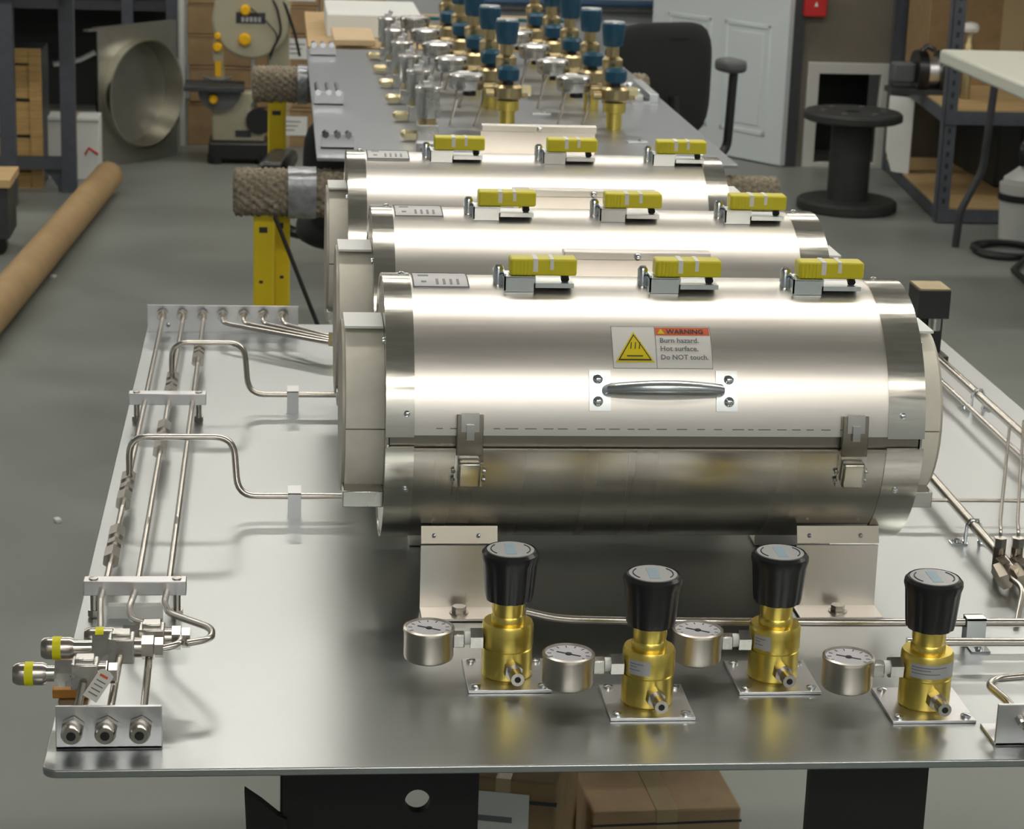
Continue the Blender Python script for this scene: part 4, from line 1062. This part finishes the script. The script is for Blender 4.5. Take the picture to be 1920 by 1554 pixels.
# shelving bench on the right
f0 = PZ(1755,418,0); f1 = Vector((2.80,7.80,0))
t = thing('shelf_rack','grey steel rack with plywood shelves beside the cable spool','rack',(3.3,7.2,0))
XR = 4.3
def rail(p,q,z0,z1,th=.03): 
    p = Vector((p[0],p[1])); q = Vector((q[0],q[1])); d = (q-p).normalized(); nn = Vector((-d.y,d.x))*th
    P = [p,q,q+nn,p+nn]
    return MB().add([(a.x,a.y,z0) for a in P]+[(a.x,a.y,z1) for a in P],[(3,2,1,0),(4,5,6,7)]+[(i,(i+1)%4,4+(i+1)%4,4+i) for i in range(4)]).build('rail','bench_steel',t)
zs = (.055,.43,1.15,1.8)
BX, BY, FX, FY = 2.80, 7.78, f0.x, f0.y
for (x,y) in ((FX,FY),(BX,BY),(XR,FY),(XR,BY)):
    po = MB().bb((x-.003,y-.003,0),(x+.045,y+.001,2.0)).bb((x-.003,y-.003,0),(x+.001,y+.045,2.0)).build('post','bench_steel',t)
    if (x,y) == (FX,FY):
        for k in range(30): MB().bb((x+.015,y-.0036,.03+k*.045),(x+.027,y-.0028,.05+k*.045)).build('slot','dark_box',po)
for z in zs:
    rail((FX,FY),(XR,FY),z-.05,z,-.012); rail((FX,FY),(BX,BY),z-.05,z,-.012); rail((XR,FY),(XR,BY),z-.05,z,.012)
    P = [(FX+.005,FY+.005),(XR,FY+.005),(XR,BY),(BX,BY)]
    MB().add([(x,y,z-.012) for x,y in P]+[(x,y,z+.006) for x,y in P],[(3,2,1,0),(4,5,6,7)]+[(i,(i+1)%4,4+(i+1)%4,4+i) for i in range(4)]).build('shelf_board','plywood',t,smooth=False)
# things on and under the rack
SZ = .436
b = PY(1660,112,7.72)
carton((b.x+.42,7.50,SZ),(.70,.36,.50),R_(-2),'large brown cardboard box on the rack shelf behind the winch','cardboard')
t = thing('winch','dark winch with grey drum standing on the rack shelf','winch',(PY(1735,135,7.0).x,7.05,SZ))
wx = PY(1735,135,7.0).x
MB().cyl((wx-.03,7.05,SZ+.085),(wx+.01,7.05,SZ+.085),.085,n=32).build('drum_flange','black_plastic',t)
MB().cyl((wx+.01,7.05,SZ+.085),(wx+.06,7.05,SZ+.085),.060,n=28).build('drum','alu',t)
MB().cyl((wx+.06,7.05,SZ+.085),(wx+.075,7.05,SZ+.085),.085,n=32).build('drum_flange','black_plastic',t)
MB().bb((wx-.12,7.02,SZ+.04),(wx-.03,7.09,SZ+.12)).build('motor','grey_plastic',t,bevel=.01)
MB().bb((wx-.13,6.99,SZ),(wx+.09,7.11,SZ+.02)).build('base','bench_dark',t)
MB().tube([(wx-.02,7.0,SZ+.17),(wx,7.0,SZ+.19),(wx+.03,7.0,SZ+.175)],.012,n=8).build('crank','black_plastic',t)
for k,(px,py) in enumerate(((1700,135),(1690,128))):
    p = PZ(px,py,SZ)
    tag(MB().box((p.x,p.y,SZ+.02),(.05,.06,.04),Matrix.Rotation(.5*k,3,'Z')).build('parts_box',('white_print','grey_plastic')[k],bevel=.003),('small white parts box on the rack shelf beside the winch','small grey parts box on the rack shelf beside the winch')[k],'box')
q = PY(1817,80,6.9)
t = thing('valve_wheel','pale knob on a brass stem standing on the rack shelf behind the white table','knob',(q.x,6.9,SZ))
MB().lathe([(.02,0),(.02,q.z-SZ-.01),(.014,q.z-SZ),(.014,q.z-SZ+.04)],(q.x,6.9,SZ),n=16).build('stem','brass_dull',t)
kz = q.z+.035
MB().lathe([(.012,0),(.032,.008),(.036,.022),(.030,.038),(.012,.044)],(q.x,6.9,kz),n=24).build('knob','label_white',t)
# white board leaning under the rack
wb = PY(1690,220,7.35)
t = MB().prism([(0,.065),(.020,.062),(.075,.062),(.075,.375),(0,.375),(-.03,.375),(-.03,.15)],(PY(1680,220,7.4).x,7.40,0),Vector((.85,-.53,0)),(0,0,1),.012).build('white_board','white_sheet'); tag(t,'white board leaning under the rack shelf with a cut corner','board')
t = thing('dark_bin','black storage bin standing on the lower shelf of the rack','bin',(3.6,7.3,.06))
MB().bb((3.05,7.05,.061),(4.2,7.70,.36)).build('bin_body','dark_box',t,bevel=.01)
for k in range(5): MB().bb((3.15+k*.2,7.04,.08),(3.17+k*.2,7.05,.34)).build('rib','bench_dark',t)
MB().bb((3.03,7.03,.361),(4.22,7.72,.375)).build('bin_lid','black_plastic',t,bevel=.004)
# white folding table
TZ2 = .735
cL = PZ(1762,92,TZ2); nr = PZ(1920,158,TZ2)
d = (nr-cL); d.z = 0; d.normalize(); e = Vector((-d.y,d.x,0)); e = e if e.x > 0 else -e
t = thing('folding_table','white plastic folding table with grey steel legs beside the rack','table',(cL.x+.4,cL.y-.5,0))
P = [cL, cL+d*1.2, cL+d*1.2+e*.75, cL+e*.75]
pts = [(p.x,p.y) for p in P]
MB().add([(x,y,TZ2-.05) for x,y in pts]+[(x,y,TZ2) for x,y in pts],[(3,2,1,0),(4,5,6,7)]+[(i,(i+1)%4,4+(i+1)%4,4+i) for i in range(4)]).build('table_top','table_white',t,bevel=.010)
lg = PZ(1791,463,0); k1 = PY(1850,330,lg.y)
MB().tube([(lg.x,lg.y,.0),(lg.x+.006,lg.y,.13),(k1.x-.01,lg.y+.02,k1.z+.02),(k1.x+.02,lg.y+.05,TZ2-.05)],.014,n=10,fillet=.03).build('leg','bench_dark',t)
MB().tube([(lg.x+.62,lg.y-.1,.0),(lg.x+.60,lg.y-.1,.13),(k1.x+.55,lg.y-.05,k1.z+.02),(k1.x+.50,lg.y,TZ2-.05)],.014,n=10,fillet=.03).build('leg','bench_dark',t)
for k in (0.1,.6):
    p = cL+d*1.08+e*k; MB().tube([(p.x,p.y,0),(p.x,p.y,TZ2-.05)],.014,n=10).build('leg','bench_dark',t)
# bucket and cable
bk = PZ(1915,452,0)
t = thing('bucket','white plastic bucket with black band standing on the floor by the rack','bucket',(bk.x,bk.y,0))
B = lambda mb,n,m,p=None,**k: mb.build(n,m,p or t,local=True,**k)
B(MB().lathe([(.078,.004),(.085,.008),(.098,.21),(.098,.215),(.088,.215)],n=36),'pail','bucket_white')
B(MB().lathe([(.1005,.155),(.1015,.180)],n=36),'band','black_plastic')
B(MB().lathe([(.088,.216),(.085,.235),(.05,.262),(.03,.28),(.0,.282)],n=28),'lid','bucket_white')
B(MB().tube([(-.03,-.02,.285),(-.045,-.03,.34),(-.02,0,.37),(.05,.0,.33)],.011,n=8,fillet=.03),'hose','black_plastic')
c = PZ(1885,470,.012)
pts = []
for k in range(40):
    a = k*.32; r = .105+.012*math.sin(k*.7); pts.append((c.x+r*math.cos(a),c.y+r*1.25*math.sin(a),.012+.0075*(k//18)))
pts.append(tuple(PZ(1900,505,.012))); pts.append(tuple(PZ(1960,560,.012)))
o = MB().tube(pts,.010,n=8).build('hose_coil','black_matte'); tag(o,'black hose coiled on the floor in front of the white bucket','hose')
# litter on the floor
for k,(px,py) in enumerate(((212,362),(100,520),(108,978))):
    p = PZ(px,py,0)
    o = MB().box((p.x,p.y,.004),(.018,.012,.008),Matrix.Rotation(k,3,'Z')).build('paper_scrap','paper',bevel=.001); tag(o,('tiny white paper scrap on the floor beside the cardboard tube','tiny white paper scrap on the floor halfway along the cardboard tube','tiny white paper scrap on the floor beside the near panel side')[k],'scrap')
